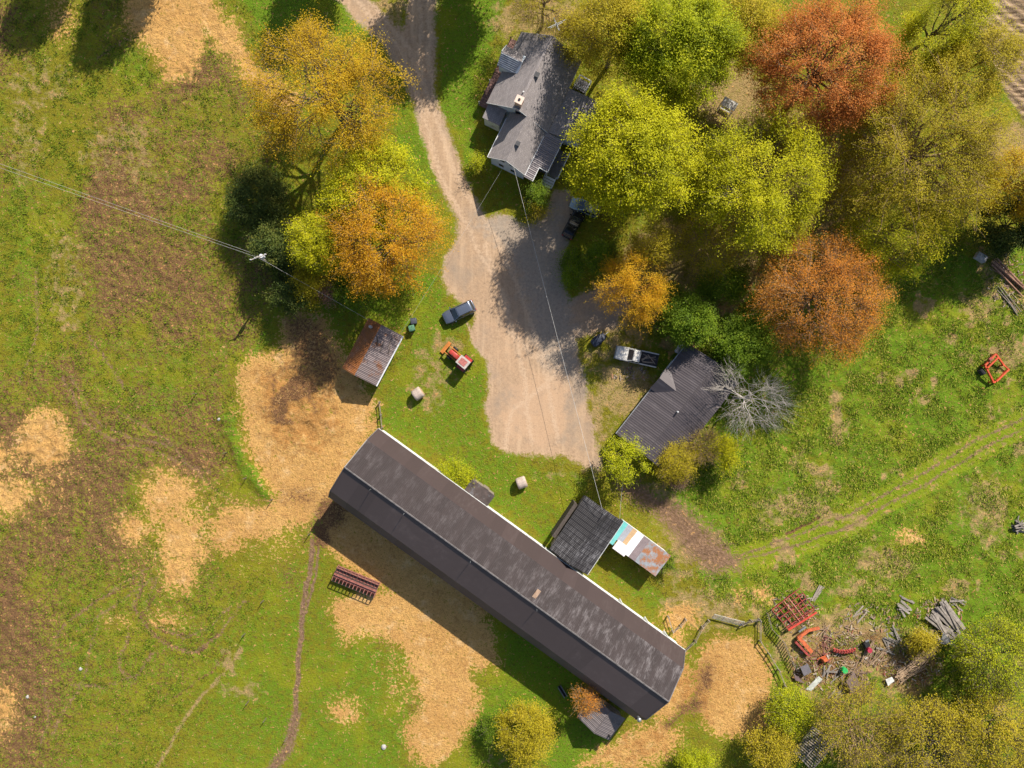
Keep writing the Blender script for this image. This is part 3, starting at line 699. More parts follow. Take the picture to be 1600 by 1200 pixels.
for (x, y) in ((ah - 1.5, -0.4), (ah - 1.2, -1.9)):
    MB().bar((x - 1.0, y, 4.5 - abs(y) * .44 + .08), (x + 1.0, y, 4.5 - abs(y) * .44 + .08), .12, .1).bar((x - 1.0, y - .3, 4.5 - abs(y - .3) * .44 + .08), (x + 1.0, y - .3, 4.5 - abs(y - .3) * .44 + .08), .12, .1).build('roof_ladder', black, annex)

# ======== patchwork tin lean-to
pp = ((952.8, 848), (1025.7, 901.7), (1046, 866), (970, 811))
ctr, prot, PLn, PW = rect4(*pp, 2.7)
tin = empty('patchwork_shed', (ctr[0], ctr[1], 0), prot, 'open shed roofed with turquoise, tan, white and rusty tin sheets', 'shed')
h, w = PLn / 2, PW / 2
tinrust = mat('rust_blotched_tin', (0.29, 0.31, 0.33), 0.6, 0.1, var=.2, scale=1.3, dirt=(0.36, 0.15, 0.06), dirt_amt=0.75, world=True)
cols = [('turquoise_tin', (0.16, 0.50, 0.47)), ('grey_blue_tin', (0.36, 0.37, 0.40)), ('tan_tin', (0.55, 0.37, 0.20)), ('white_tin', (0.78, 0.79, 0.80)), ('brown_tin', (0.24, 0.19, 0.19))]
wid = [0.10, 0.105, 0.09, 0.135, 0.13]; x = -h
def top_z(y): return 2.75 + 0.05 * y
labs = ['turquoise tin sheet', 'grey tin sheet', 'tan tin sheet', 'white tin sheet', 'brown tin sheet']
for k, ((cn, cc), f) in enumerate(zip(cols, wid)):
    ww = f * PLn
    me = sheet_mesh('roof_sheet', ww + .06, (w, top_z(w)), (-w + (0.9 if k in (1, 2) else 0), top_z(-w)), 3, mat(cn, cc, .5, var=.12, scale=2), .03)
    o = link_mesh('roof_sheet', me, tin); o.location = (x, 0, .03 + .012 * (k % 2)); tag(o, labs[k]); x += ww
nrest = 6
me = sheet_mesh('roof_sheet', (h - x) / nrest + .05, (w, top_z(w)), (-w, top_z(-w)), 3, tinrust, .03)
for k in range(nrest):
    o = link_mesh('roof_sheet', me, tin); o.location = (x + k * (h - x) / nrest, 0, .03 + .012 * (k % 2)); tag(o, 'rust blotched grey tin sheet')
me = sheet_mesh('roof_sheet', 2.0, (-w + 1.1, top_z(-w + 1.1)), (-w - .35, top_z(-w - .3)), 4, mat('pink_white_tin', (.70, .64, .64), .5, var=.1), .03)
o = link_mesh('roof_sheet', me, tin); o.location = (-h + 1.05, 0, .075); tag(o, 'pinkish white tin sheet hanging lower')
for xx in (-h + .3, -h / 3, h / 3, h - .3):
    for yy in (-w + .25, w - .25):
        MB().box((xx, yy, 1.33), (.16, .16, 2.66)).build('post', oldwood, tin)
for yy in (-w + .25, w - .25): MB().bar((-h + .2, yy, 2.62 + .05 * yy), (h - .2, yy, 2.62 + .05 * yy), .12, .14).build('beam', oldwood, tin)
MB().box((0, w - .12, 1.2), (PLn - .6, .06, 2.3)).build('wall', wall_white, tin)
MB().box((h * .55, -w + .5, .55), (3.2, .9, 1.1)).build('stored_crate', darkwood, tin)

# ======== small entry shed on the barn's white wall
gp = ((727, 762), (762, 790), (775, 772), (740, 747))
ctr, rr, L_, W_ = rect4(*gp, 2.6)
es = empty('entry_shed', (ctr[0] - .25, ctr[1] - .35, 0), rr, 'small dark entry shed against the white barn wall', 'shed')
MB().box((0, -.1, 1.2), (L_ - .3, W_ + .4, 2.4)).build('wall', oldwood, es)
MB().slab([(-L_ / 2, -W_ / 2 - .5, 2.95), (L_ / 2, -W_ / 2 - .5, 2.95), (L_ / 2, W_ / 2 + .2, 2.55), (-L_ / 2, W_ / 2 + .2, 2.55)], .1).build('roof', mat('stained_dark_roof', (.055, .04, .036), .8, var=.4, scale=1.2, dirt=(.13, .13, .14), dirt_amt=.4), es)
MB().box((.4, W_ / 2 + .2, 1.0), (.9, .08, 2.0)).build('door', oldwood, es)

# ======== gabled annex on the shaded side of the barn
dp = ((901, 1120), (926, 1086), (977, 1122), (952, 1156))
dog, *_ = gable('gabled_annex', 'small gabled annex half in shadow at the barn foot', 'shed', dp, 2.3, 3.7, metal_roof('grey_brown_steel', (.13, .11, .11), (.26, .24, .24), BROT, .4), oldwood, 6, 3)
MB().cyl((-1.2, -2.2, 2.5), (-1.2, -2.2, 3.4), .12, n=8).build('stove_pipe', black, dog)

# ======== rusty shed by the straw yard
sp = ((535, 577), (574.7, 497), (630, 525), (587, 601))
sroot = None
srot = math.atan2(*(lambda v: (v[1], v[0]))(PX(*sp[1], 2.6)[:2] - PX(*sp[0], 2.6)[:2]))
rusty_l = metal_roof('orange_rust_steel', (.22, .085, .035), (.36, .24, .17), srot, .35, (.36, .13, .035), .75, stretch=(2.4, .5, 1))
rusty_r = metal_roof('grey_rust_steel', (.15, .115, .11), (.22, .19, .19), srot, .5, (.24, .10, .045), .25, stretch=(2.4, .5, 1))
shed, srot, sh, sw = gable('rusty_shed', 'low shed with rusty orange and grey tin roof beside the straw yard', 'shed', sp, 2.6, 3.7, rusty_l, wall_white, 9, 4, slope2=rusty_r, skew=0.5)
MB().bar((-sh, -sw - .1, 2.55), (sh, -sw - .1, 2.55), .18, .16).build('gutter', trim, shed)
MB().cyl((sh - .9, 1.6, 3.0), (sh - .9, 1.6, 4.0), .22, .2, 10).build('stove_pipe', concrete, shed)
MB().box((-sh + .32, 0, 1.1), (.1, 1.8, 2.1)).build('door', darkwood, shed)
for k, (x, y, a) in enumerate(((sh - 1.8, 0.1, .6), (sh - 2.4, -.9, .2), (sh - 1.4, -1.6, .1), (sh - 2.2, -1.9, .3))):
    zz = 3.7 - abs(y - .5) * .36 + .12
    MB().bar((x - .9 * math.cos(a), y - .9 * math.sin(a), zz), (x + .9 * math.cos(a), y + .9 * math.sin(a), zz - .1), .09, .06).build('loose_roof_batten', darkwood, shed)

# ======== dark ribbed garage
gpts = ((963, 678), (1074, 537), (1153, 599), (1042, 740))
grot = math.atan2(*(lambda v: (v[1], v[0]))(PX(*gpts[1], 3.0)[:2] - PX(*gpts[0], 3.0)[:2]))
gar_m = metal_roof('dark_ribbed_steel', (.062, .052, .056), (.17, .15, .155), grot, .35, stretch=(2.2, .25, 1))
gar, grot, gh, gw = gable('ribbed_roof_garage', 'dark ribbed metal garage between the pickup and bare white tree', 'garage', gpts, 2.9, 5.3, gar_m, oldwood, 17, 3, rib_h=.016)
gr = [c for c in gar.children if c.name.startswith('roof')][0]
dm = MB(); dx = 1.6                                      # raised cross gable over the side door, on the drive side (+y)
dm.extrude([(dx - 1.6, gw + .15, 2.95), (dx + 1.6, gw + .15, 2.95), (dx + 1.6, gw + .15, 3.3), (dx, gw + .15, 4.25), (dx - 1.6, gw + .15, 3.3)], 0, 0, (0, -.12, 0)); dm.build('gable_wall', oldwood, gar)
MB().slab([(dx - 1.75, gw + .3, 3.25), (dx, gw + .3, 4.3), (dx, gw * .42, 4.34), (dx - 1.75, gw * .8, 3.3)], .08).slab([(dx + 1.75, gw + .3, 3.25), (dx, gw + .3, 4.3), (dx, gw * .42, 4.34), (dx + 1.75, gw * .8, 3.3)], .08).build('cross_gable_roof', gar_m, gar)
MB().cyl((-.6, .25, 5.2), (-.6, .25, 5.9), .10, n=8).build('vent_pipe', trim, gar)
MB().bar((-gh, gw + .08, 2.82), (gh, gw + .08, 2.82), .12, .12).build('gutter', steel, gar)
MB().box((-gh + .27, .4, 1.2), (.1, 3.0, 2.4)).build('door', wall_white, gar)
MB().box((gh - 4, gw - .25, 1.1), (2.6, .1, 2.2)).build('door', wall_white, gar)

# ======== farmhouse
hp = ((761.6, 160), (812, 53), (911, 94), (854, 207))
ctr, hrot, HL, HW = rect4(*hp, 3.5)
house = empty('farmhouse', (ctr[0], ctr[1], 0), hrot, 'grey shingled farmhouse with lower wing and porch beside the drive', 'house')
h, w = HL / 2, HW / 2
shi = shingle('grey_shingle', (.225, .200, .198), (.30, .268, .262))
RZ = 6.6
MB().prism_x([(-w + .35, 0), (w - .35, 0), (w - .35, 3.6), (0, RZ - .15), (-w + .35, 3.6)], -h + .35, h - .35).build('wall', siding, house)
for s in (1, -1):
    rf = MB().slab([(-h, s * w, 3.5), (h, s * w, 3.5), (h, 0, RZ), (-h, 0, RZ)], .16).build('roof', shi, house)
MB().bar((-h, 0, RZ + .01), (h, 0, RZ + .01), .3, .06).build('ridge_cap', shi, rf)
for s in (-1, 1):
    for q in (1, -1):
        MB().bar((s * (h + .02), q * w, 3.40), (s * (h + .02), 0, RZ - .10), .04, .16).build('barge_board', trim, house)
def roof_z(y): return RZ - abs(y) * (RZ - 3.5) / w
# chimney, vents
def roof_thing(nm, px, py, z0, z1, r, mtl, box=False):
    q = local(house, px, py, z1)
    m_ = MB()
    if box: m_.box((q[0], q[1], (z0 + z1) / 2), (2 * r, 2 * r, z1 - z0))
    else: m_.cyl((q[0], q[1], z0), (q[0], q[1], z1), r, n=8)
    return m_.build(nm, mtl, house), q
brick_c = mat('tan_chimney_brick', (.50, .33, .25), .9, var=.2, scale=4)
ch, q = roof_thing('chimney', 811.5, 156, 5.0, 7.6, .45, brick_c, True)
MB().box((q[0], q[1], 7.64), (1.05, 1.05, .12)).build('chimney_cap', mat('pale_mortar', (.62, .48, .40), .9, var=.1), ch)
MB().cyl((q[0], q[1], 7.68), (q[0], q[1], 7.80), .17, n=8).build('flue', black, ch)
for (px, py) in ((839, 116.5),):
    vo, q = roof_thing('roof_vent', px, py, 5.2, 6.6, .26, steel, True)
    MB().box((q[0], q[1], 6.63), (.66, .66, .06)).build('vent_cap', mat('vent_dark', (.05, .05, .055), .6), vo)
roof_thing('vent_pipe', 818, 143, 5.8, 6.7, .11, trim)
# dormer on the drive side: its south cheek shows striped siding
dq = local(house, 806, 98, 4.9)
dw_, dd = 2.6, 2.9
m = MB()
dx = dq[0]; yb = dq[1] - .9; yf = dq[1] + 1.9
m.extrude([(dx - dw_ / 2, yf, roof_z(yf) - .2), (dx + dw_ / 2, yf, roof_z(yf) - .2), (dx + dw_ / 2, yf, 5.0), (dx, yf, 5.9), (dx - dw_ / 2, yf, 5.0)], 0, 0, (0, yb - yf, 0))
dorm = m.build('dormer', siding, house)
for s, mm_ in ((1, shi), (-1, mat('grey_metal_strip', (.26, .27, .29), .5, var=.2))):
    MB().slab([(dx + s * (dw_ / 2 + .15), yf + .2, 4.95), (dx, yf + .2, 5.98), (dx, yb, 5.98), (dx + s * (dw_ / 2 + .15), yb + .5, 4.95)], .08).build('dormer_roof', mm_, dorm)
for k in range(7):
    u = (k + .5) / 7
    MB().bar((dx - u * (dw_ / 2 + .1), yf + .2, 6.0 - u * 1.02), (dx - u * (dw_ / 2 + .1), yb + .4, 6.0 - u * 1.02), .07, .05).build('standing_seam', mat('seam_pale', (.45, .46, .48), .5), dorm)
MB().bar((dx + .05, yf + .22, 5.98), (dx + dw_ / 2 + .2, yf + .22, 4.9), .10, .3).build('dormer_trim', trim, dorm)
# wing
wp = ((764, 243), (793.6, 179.6), (848.6, 212.6), (819, 276))
ctr2, wrot, WL, WW = rect4(*wp, 3.4)
q = local(house, *(0, 0), 0)
lw = lambda px, py, z: local(house, px, py, z)
c2 = np.array((ctr2[0] - house.location.x, ctr2[1] - house.location.y)); ca, sa_ = math.cos(hrot), math.sin(hrot)
wc = np.array((c2[0] * ca + c2[1] * sa_, -c2[0] * sa_ + c2[1] * ca))
wx0, wx1 = wc[0] - WL / 2, wc[0] + WL / 2 + .6; wy = wc[1]; ww2 = WW / 2; WR = 5.7
MB().extrude([(wx0 + .3, wy - ww2 + .3, 0), (wx0 + .3, wy + ww2 - .3, 0), (wx0 + .3, wy + ww2 - .3, 3.45), (wx0 + .3, wy, WR - .15), (wx0 + .3, wy - ww2 + .3, 3.45)], 0, 0, (wx1 - wx0 - .3, 0, 0)).build('wing_wall', siding, house)
for s in (1, -1):
    MB().slab([(wx0, wy + s * ww2, 3.4), (wx1, wy + s * ww2, 3.4), (wx1, wy, WR), (wx0, wy, WR)], .15).build('wing_roof', shi, house)
    MB().bar((wx0 - .02, wy + s * ww2, 3.30), (wx0 - .02, wy, WR - .10), .04, .16).build('barge_board', trim, house)
    MB().bar((wx0, wy + s * (ww2 + .05), 3.32), (wx1 - .8, wy + s * (ww2 + .05), 3.32), .1, .12).build('gutter', trim, house)
vo, q = roof_thing('roof_vent', 809, 224, 4.4, 5.75, .24, steel, True)
MB().box((q[0], q[1], 5.78), (.6, .6, .06)).build('vent_cap', mat('vent_dark', (.05, .05, .055)), vo)
for k, (dy, z) in enumerate(((-.75, 4.0), (.75, 4.0), (-.9, 1.6), (.9, 1.6))): window_part(house, (wx0 + .28, wy + dy, z), (.8, 1.1), 'x-')
for dy in (-2.4, 0, 2.2): window_part(house, (-h + .33, dy, 4.4 if dy == 0 else 1.7), (.9, 1.2), 'x-')
for dx_ in (-3, 0, 3): window_part(house, (dx_, w - .33, 1.8), (1.0, 1.3), 'y+')
# small side block between house and wing (drive side)
a = lw(756, 178, 3.1); b = lw(781, 195, 3.1)
bx0, by0 = min(a[0], b[0]) - .1, min(a[1], b[1]); bx1 = -h + .4; by1 = max(a[1], b[1])
MB().box(((bx0 + bx1) / 2, (by0 + by1) / 2, 1.45), (bx1 - bx0 - .3, by1 - by0 - .3, 2.9)).build('side_block_wall', wall_white, house)
MB().slab([(bx0, by0, 2.95), (bx1, by0, 3.25), (bx1, by1, 3.25), (bx0, by1, 2.95)], .14).build('side_block_roof', shi, house)
# low extension on the tree side
pts = [lw(888, 137, 3.35), lw(938, 160, 2.75), lw(908, 226, 2.75), lw(856, 207, 3.35)]
pts[0][1] = pts[3][1] = -w + .15
MB().slab(pts, .14).build('extension_roof', shi, house)
ex = [p_.copy() for p_ in pts]
cx_, cy_ = np.mean([p_[0] for p_ in pts]), np.mean([p_[1] for p_ in pts])
MB().add([(cx_ + (p_[0] - cx_) * .92, cy_ + (p_[1] - cy_) * .92, 0) for p_ in pts] + [(cx_ + (p_[0] - cx_) * .92, cy_ + (p_[1] - cy_) * .92, p_[2] - .16) for p_ in pts], [(0, 1, 5, 4), (1, 2, 6, 5), (2, 3, 7, 6), (3, 0, 4, 7), (0, 3, 2, 1), (4, 5, 6, 7)]).build('extension_wall', siding, house)
# ribbed porch roof beside the wing
porch_m = metal_roof('ribbed_porch_steel', (.20, .175, .18), (.30, .28, .28), hrot, .4)
py1 = wy - ww2 + .02
N = 13; xa = lw(819, 276, 3.3)[0]; xb = lw(853, 206, 3.3)[0]; pw = (xb - xa) / N
wide_w = abs(lw(869, 241, 2.8)[1] - py1); nar_w = wide_w * .50
mw = sheet_mesh('porch_roof_sheet', pw + .02, (py1, 3.32), (py1 - wide_w, 2.8), 2, porch_m, .05)
mn = sheet_mesh('porch_roof_sheet', pw + .02, (py1, 3.32), (py1 - nar_w, 3.06), 2, porch_m, .05)
pr = MB().slab([(xa, py1, 3.28), (xb, py1, 3.28), (xb, py1 - nar_w, 3.02), (xa, py1 - nar_w, 3.02)], .08).build('porch_roof', porch_m, house)
for k in range(N):
    o = link_mesh('porch_roof_sheet', mn if k < 4 else mw, pr); o.location = (xa + k * pw, 0, .02 + .006 * (k % 2))
xm = xa + 4 * pw
MB().bar((xm, py1 - wide_w - .04, 2.78), (xb, py1 - wide_w - .04, 2.78), .1, .16).build('porch_fascia', trim, house)
MB().bar((xa, py1 - nar_w - .04, 3.02), (xm, py1 - nar_w - .04, 3.02), .1, .16).build('porch_fascia', trim, house)
MB().bar((xm - .02, py1 - nar_w, 3.05), (xm - .02, py1 - wide_w, 2.8), .1, .16).build('porch_fascia', trim, house)
for xx in (xm + .15, (xm + xb) / 2, xb - .2): MB().box((xx, py1 - wide_w + .1, 1.4), (.14, .14, 2.72)).build('porch_post', trim, house)
# porch deck boards and white steps
dx0, dx1 = xm + .2, xb - .6; dyo = py1 - wide_w - 1.5
deckm = mat('dark_deck_boards', (.14, .135, .145), .8, var=.2, rnd=.4)
nb = 12
for k in range(nb):
    yy = py1 - .5 + (dyo - py1 + .5) * (k + .5) / nb
    MB().box(((dx0 + dx1) / 2, yy, .86), (dx1 - dx0, abs(dyo - py1 + .5) / nb - .03, .06)).build('deck_board', deckm, house)
MB().bar((dx0, dyo - .05, 1.75), (dx1, dyo - .05, 1.75), .09).bar((dx0, dyo - .05, 1.2), (dx1, dyo - .05, 1.2), .06).build('porch_rail', trim, house)
for k in range(4):
    MB().box((dx0 - .25 - .33 * k, py1 - wide_w - .55, .78 - .19 * k), (.30, 1.5, .07)).build('step', trim, house)
for s in (-.8, .8): MB().bar((dx0, py1 - wide_w - .55 + s, 1.6), (dx0 - 1.4, py1 - wide_w - .55 + s, .9), .08).build('step_rail', trim, house)
MB().box((dx0 - 2.3, py1 - wide_w - .3, .06), (1.8, 1.9, .12)).build('doorstep_pad', mat('brown_pad', (.33, .19, .11), .9, var=.25), house)
# drive side deck of crosswise boards
p0 = lw(749, 160, .5); p1 = lw(806, 50, .5)
nb = 30
ya, yb_ = w - .5, max(p0[1], p1[1])
for k in range(nb):
    xx = -h + .2 + (HL - .2) * (k + .5) / nb
    MB().box((xx, (ya + yb_) / 2, .50), ((HL - .2) / nb - .035, yb_ - ya, .05)).build('deck_board', redwood, house)
for k in range(7): MB().box((-h + .4 + k * (HL - .6) / 6, yb_ - .1, .72), (.1, .1, 1.4)).build('rail_post', trim if k in (0, 2) else redwood, house)
# fenced landing on the tree side
lp = [lw(*c_, 1.0) for c_ in ((906, 119), (923, 129), (915, 144), (897, 134))]
MB().slab([np.array((p_[0], p_[1], .5)) for p_ in lp], .1).build('landing', deckm, house)
for i in range(4):
    a, b = lp[i], lp[(i + 1) % 4]
    MB().bar((a[0], a[1], 1.45), (b[0], b[1], 1.45), .14, .1).build('landing_rail', trim, house)
    MB().box((a[0], a[1], .75), (.12, .12, 1.5)).build('landing_post', trim, house)
# ---------------------------------------------------------------- trees and shrubs
def leaf_mat(name, cols, trans=0.45):
    m = bpy.data.materials.new(name); t = NT(m)
    ra = t.new('ShaderNodeValToRGB'); t.t.links.new(t.attr('tint').outputs['Fac'], ra.inputs[0])
    els = ra.color_ramp.elements
    els[0].color = (*cols[0], 1); els[1].color = (*cols[-1], 1)
    for k, cc in enumerate(cols[1:-1]): e = els.new((k + 1) / (len(cols) - 1)); e.color = (*cc, 1)
    t.t.links.new(ra.outputs[0], t.bsdf.inputs['Base Color'])
    t.bsdf.inputs['Roughness'].default_value = .65; t.bsdf.inputs['Specular IOR Level'].default_value = .2
    tr = t.new('ShaderNodeBsdfTranslucent'); t.t.links.new(ra.outputs[0], tr.inputs[0])
    mx = t.new('ShaderNodeMixShader'); mx.inputs[0].default_value = trans
    t.t.links.new(t.bsdf.outputs[0], mx.inputs[1]); t.t.links.new(tr.outputs[0], mx.inputs[2]); t.t.links.new(mx.outputs[0], t.out.inputs[0])
    return m
LEAF = {
 'ochre':  leaf_mat('ochre_young_leaf', [(.30, .190, .018), (.50, .320, .010), (.62, .400, .012), (.60, .46, .03)]),
 'amber':  leaf_mat('amber_young_leaf', [(.32, .165, .016), (.56, .280, .010), (.66, .350, .012), (.60, .40, .03)]),
 'orange': leaf_mat('orange_young_leaf', [(.33, .140, .026), (.62, .240, .026), (.72, .300, .034), (.66, .38, .07)]),
 'rust':   leaf_mat('rust_young_leaf', [(.29, .115, .034), (.56, .195, .040), (.66, .250, .052), (.62, .33, .09)]),
 'lime':   leaf_mat('lime_young_leaf', [(.19, .215, .008), (.42, .425, .008), (.56, .54, .010), (.64, .58, .018)]),
 'limegreen': leaf_mat('lime_green_leaf', [(.17, .220, .008), (.35, .395, .008), (.48, .50, .010), (.58, .56, .018)]),
 'olive':  leaf_mat('olive_young_leaf', [(.21, .175, .016), (.39, .325, .014), (.52, .430, .018), (.56, .43, .05)]),
 'gold':   leaf_mat('golden_twig_leaf', [(.42, .23, .012), (.66, .37, .010), (.76, .45, .014), (.68, .46, .03)]),
 'green':  leaf_mat('mid_green_leaf', [(.060, .100, .008), (.120, .200, .010), (.19, .290, .014), (.30, .37, .020)]),
 'dark':   leaf_mat('dark_evergreen_leaf', [(.025, .042, .009), (.050, .078, .011), (.090, .115, .015), (.16, .15, .022)], .15),
 'pink':   leaf_mat('pinkish_bud', [(.22, .10, .07), (.38, .20, .15), (.45, .28, .20)]),
}
bark = mat('grey_brown_bark', (.155, .120, .088), .9, var=.3, scale=3)
bark_tan = mat('tan_twig_bark', (.26, .175, .095), .9, var=.3, scale=3)
bark_dark = mat('dark_bark', (.060, .047, .038), .9, var=.3, scale=3)
bark_white = mat('bleached_dead_wood', (.46, .41, .36), .85, var=.15, scale=3)
bark_gold = mat('golden_twig_bark', (.44, .23, .03), .8, var=.2, scale=3)

def tubes(P, Rr, sides):
    n, k, _ = P.shape
    T = P[:, -1] - P[:, 0]; T /= np.linalg.norm(T, axis=1, keepdims=True) + 1e-9
    ref = np.where(np.abs(T[:, 2:3]) > .9, np.array([[1., 0, 0]]), np.array([[0, 0, 1.]]))
    U = np.cross(T, ref); U /= np.linalg.norm(U, axis=1, keepdims=True) + 1e-9
    Wv = np.cross(T, U)
    a = np.arange(sides) * 2 * np.pi / sides
    ring = np.cos(a)[None, :, None] * U[:, None, :] + np.sin(a)[None, :, None] * Wv[:, None, :]      # n,s,3
    V = P[:, :, None, :] + Rr[:, :, None, None] * ring[:, None, :, :]
    base = (np.arange(n) * k * sides)[:, None, None]
    i = (np.arange(k - 1) * sides)[None, :, None]; s = np.arange(sides)[None, None, :]; s2 = (s + 1) % sides
    F = np.stack([base + i + s, base + i + s2, base + i + sides + s2, base + i + sides + s], -1).reshape(-1, 4)
    return V.reshape(-1, 3), F

def unit(v): return v / (np.linalg.norm(v, axis=-1, keepdims=True) + 1e-9)
def curve3(A, Bv, r, bend, up=0.0):
    n = len(A); L = np.linalg.norm(Bv - A, axis=1, keepdims=True)
    M = (A + Bv) / 2 + r.normal(0, 1, (n, 3)) * L * bend; M[:, 2] += L[:, 0] * up
    return np.stack([A, M, Bv], 1)

def tree(name, label, cx, cy, zc, rpx, vr, leaf, seed, n=(11, 5, 6, 5), leaves=11, lsize=.30, spread=.34, brk=None, cat='tree', group=None, ratio=1.0, trunk_r=None, low=-.62,
         off=(0, 0), shell=1.0, twig_r=.018, stems=1, twigL=.9, ground=False, fold=.25, upb=.5, ang=0.0, bend=.07):
    """crown centre (photo pixels) and height zc in metres; rpx crown radius in pixels of the photo"""
    r = np.random.default_rng(seed)
    k = 1.0 if ground else (CAM_H - zc) / CAM_H
    C = np.array(((cx - 800) / 11.11 * k, (600 - cy) / 11.11 * k, zc)); Rr = rpx / 11.11 * (1 - zc / CAM_H)
    base = np.array((C[0] + off[0], C[1] + off[1], 0.0)); base[2] = gz(base[0], base[1]) - .1
    brk = brk or bark
    leaves = int(round(leaves * (2.05 if rpx > 30 and zc > 2 and cy > -40 else 1.4))); lsize *= .72
    ca, sn = math.cos(ang), math.sin(ang)
    def put(d, rad):                                     # direction, fraction of radius -> point of the crown ellipsoid
        q = d * rad[:, None] * np.array((Rr * ratio, Rr / ratio, vr))
        return C + np.stack([q[:, 0] * ca - q[:, 1] * sn, q[:, 0] * sn + q[:, 1] * ca, q[:, 2]], -1)
    n1, n2, n3, n4 = n
    i = np.arange(n1) + .5; zz = 1 - (1 - low) * (i / n1) ** 1.35; th = i * 2.39996 + r.uniform(0, 6)
    d1 = np.stack([np.sqrt(1 - zz ** 2) * np.cos(th), np.sqrt(1 - zz ** 2) * np.sin(th), zz], -1)
    d1 = unit(d1 + r.normal(0, .16, d1.shape)); lump = r.uniform(.80, 1.10, n1)
    p1 = put(d1, .52 * lump)
    top = C + np.array((0, 0, vr * .35)); tr = trunk_r or max(.10, Rr * .045)
    V, F = [], []; nv = 0
    def put_t(P, Rd, s):
        nonlocal nv
        v, f = tubes(P, Rd, s); V.append(v); F.append(f + nv); nv += len(v)
    ts = np.linspace(0, 1, 5)
    for st in range(stems):
        o = np.zeros(3) if stems == 1 else np.append(r.normal(0, Rr * .12, 2), 0)
        tp = base[None] * (1 - ts[:, None]) + top[None] * ts[:, None] + np.append(r.normal(0, .12 * tr * 4, (5, 2)), np.zeros((5, 1)), 1) + o * (1 - ts[:, None])
        tp[0] = base + o
        put_t(tp[None], (tr * (1.25 - .95 * ts) / math.sqrt(stems))[None], 7)
    frac = np.clip(.30 + .5 * (p1[:, 2] - C[2] + vr) / (2 * vr) + r.uniform(-.12, .1, n1), .18, .92)
    s1 = base[None] * (1 - frac[:, None]) + top[None] * frac[:, None]
    c1 = curve3(s1, p1, r, .06, -.04); put_t(c1, np.array([[.62, .42, .25]]) * tr * np.ones((n1, 1)) * .8, 5)
    def along(c, u):                                     # quadratic point on 3-point curves
        u = u[:, None]; return np.where(u < .5, c[:, 0] + (c[:, 1] - c[:, 0]) * u * 2, c[:, 1] + (c[:, 2] - c[:, 1]) * (u * 2 - 1))
    d2 = unit(np.repeat(d1, n2, 0) + r.normal(0, .40, (n1 * n2, 3))); l2 = np.repeat(lump, n2) * r.uniform(.9, 1.08, n1 * n2)
    p2 = put(d2, .79 * l2 * shell); s2 = along(np.repeat(c1, n2, 0), r.uniform(.45, 1, n1 * n2))
    c2 = curve3(s2, p2, r, bend, .02); put_t(c2, np.array([[.24, .17, .10]]) * tr * np.ones((len(c2), 1)) * .8, 4)
    d3 = unit(np.repeat(d2, n3, 0) + r.normal(0, .24, (len(c2) * n3, 3)))
    p3 = put(d3, np.repeat(l2, n3) * r.uniform(.72, 1.0, len(d3)) * shell); s3 = along(np.repeat(c2, n3, 0), r.uniform(.35, 1, len(d3)))
    c3 = curve3(s3, p3, r, bend * 1.15, .03); put_t(c3, np.array([[.10, .07, .045]]) * tr * np.ones((len(c3), 1)) * .85, 3)
    out = unit(np.repeat(p3, n4, 0) - C - np.array((0, 0, -.3 * vr)))
    s4 = along(np.repeat(c3, n4, 0), r.uniform(.3, 1, len(c3) * n4))
    p4 = s4 + (out * 1.0 + r.normal(0, .45, out.shape)) * (twigL * r.uniform(.6, 1.3, len(out)))[:, None]
    c4 = curve3(s4, p4, r, .08)[:, [0, 2]]
    c4s = c4[::2] if leaves > 8 else c4
    put_t(c4s, np.array([[1, .5]]) * twig_r * np.ones((len(c4s), 1)), 3)
    root = empty(name, base, 0, label, cat, group)
    Vt = np.concatenate(V) - base; Ft = np.concatenate(F)
    me = np_mesh('trunk', Vt, Ft, True); me.materials.append(brk); link_mesh('trunk', me, root)
    if leaves:
        nl = len(c4) * leaves
        u = r.uniform(.05, 1.1, nl)[:, None]; a = np.repeat(c4[:, 0], leaves, 0); b = np.repeat(c4[:, 1], leaves, 0)
        pos = a + (b - a) * u + r.normal(0, spread, (nl, 3)) * np.array((1, 1, .8))
        nrm = unit(r.normal(0, .55, (nl, 3)) + np.array((.30, .45, .85)) + .35 * unit(pos - C))
        tx = unit(np.cross(nrm, r.normal(0, 1, (nl, 3)))); ty = np.cross(nrm, tx)
        sz = (lsize * r.uniform(.55, 1.25, nl))[:, None] * .5
        Vl = np.stack([pos - tx * sz, pos + tx * sz * .7 - ty * sz * .62, pos + tx * sz * .5 + ty * sz * .75], 1).reshape(-1, 3) - base
        me = np_mesh('crown', Vl, np.arange(3 * nl).reshape(-1, 3))
        tint = np.clip(np.repeat(r.normal(.5, .15, len(c4)), leaves) + np.repeat(np.repeat(np.repeat(r.normal(0, .17, len(d2)), n3), n4), leaves) + r.normal(0, .08, nl), 0, 1)
        at = me.attributes.new('tint', 'FLOAT', 'POINT'); at.data.foreach_set('value', np.repeat(tint, 3).astype(np.float32))
        me.materials.append(LEAF[leaf]); link_mesh('crown', me, root)
    return root

BIG = (13, 6, 6, 5); MID = (10, 5, 5, 4); SML = (7, 4, 4, 4); TINY = (6, 3, 3, 3)
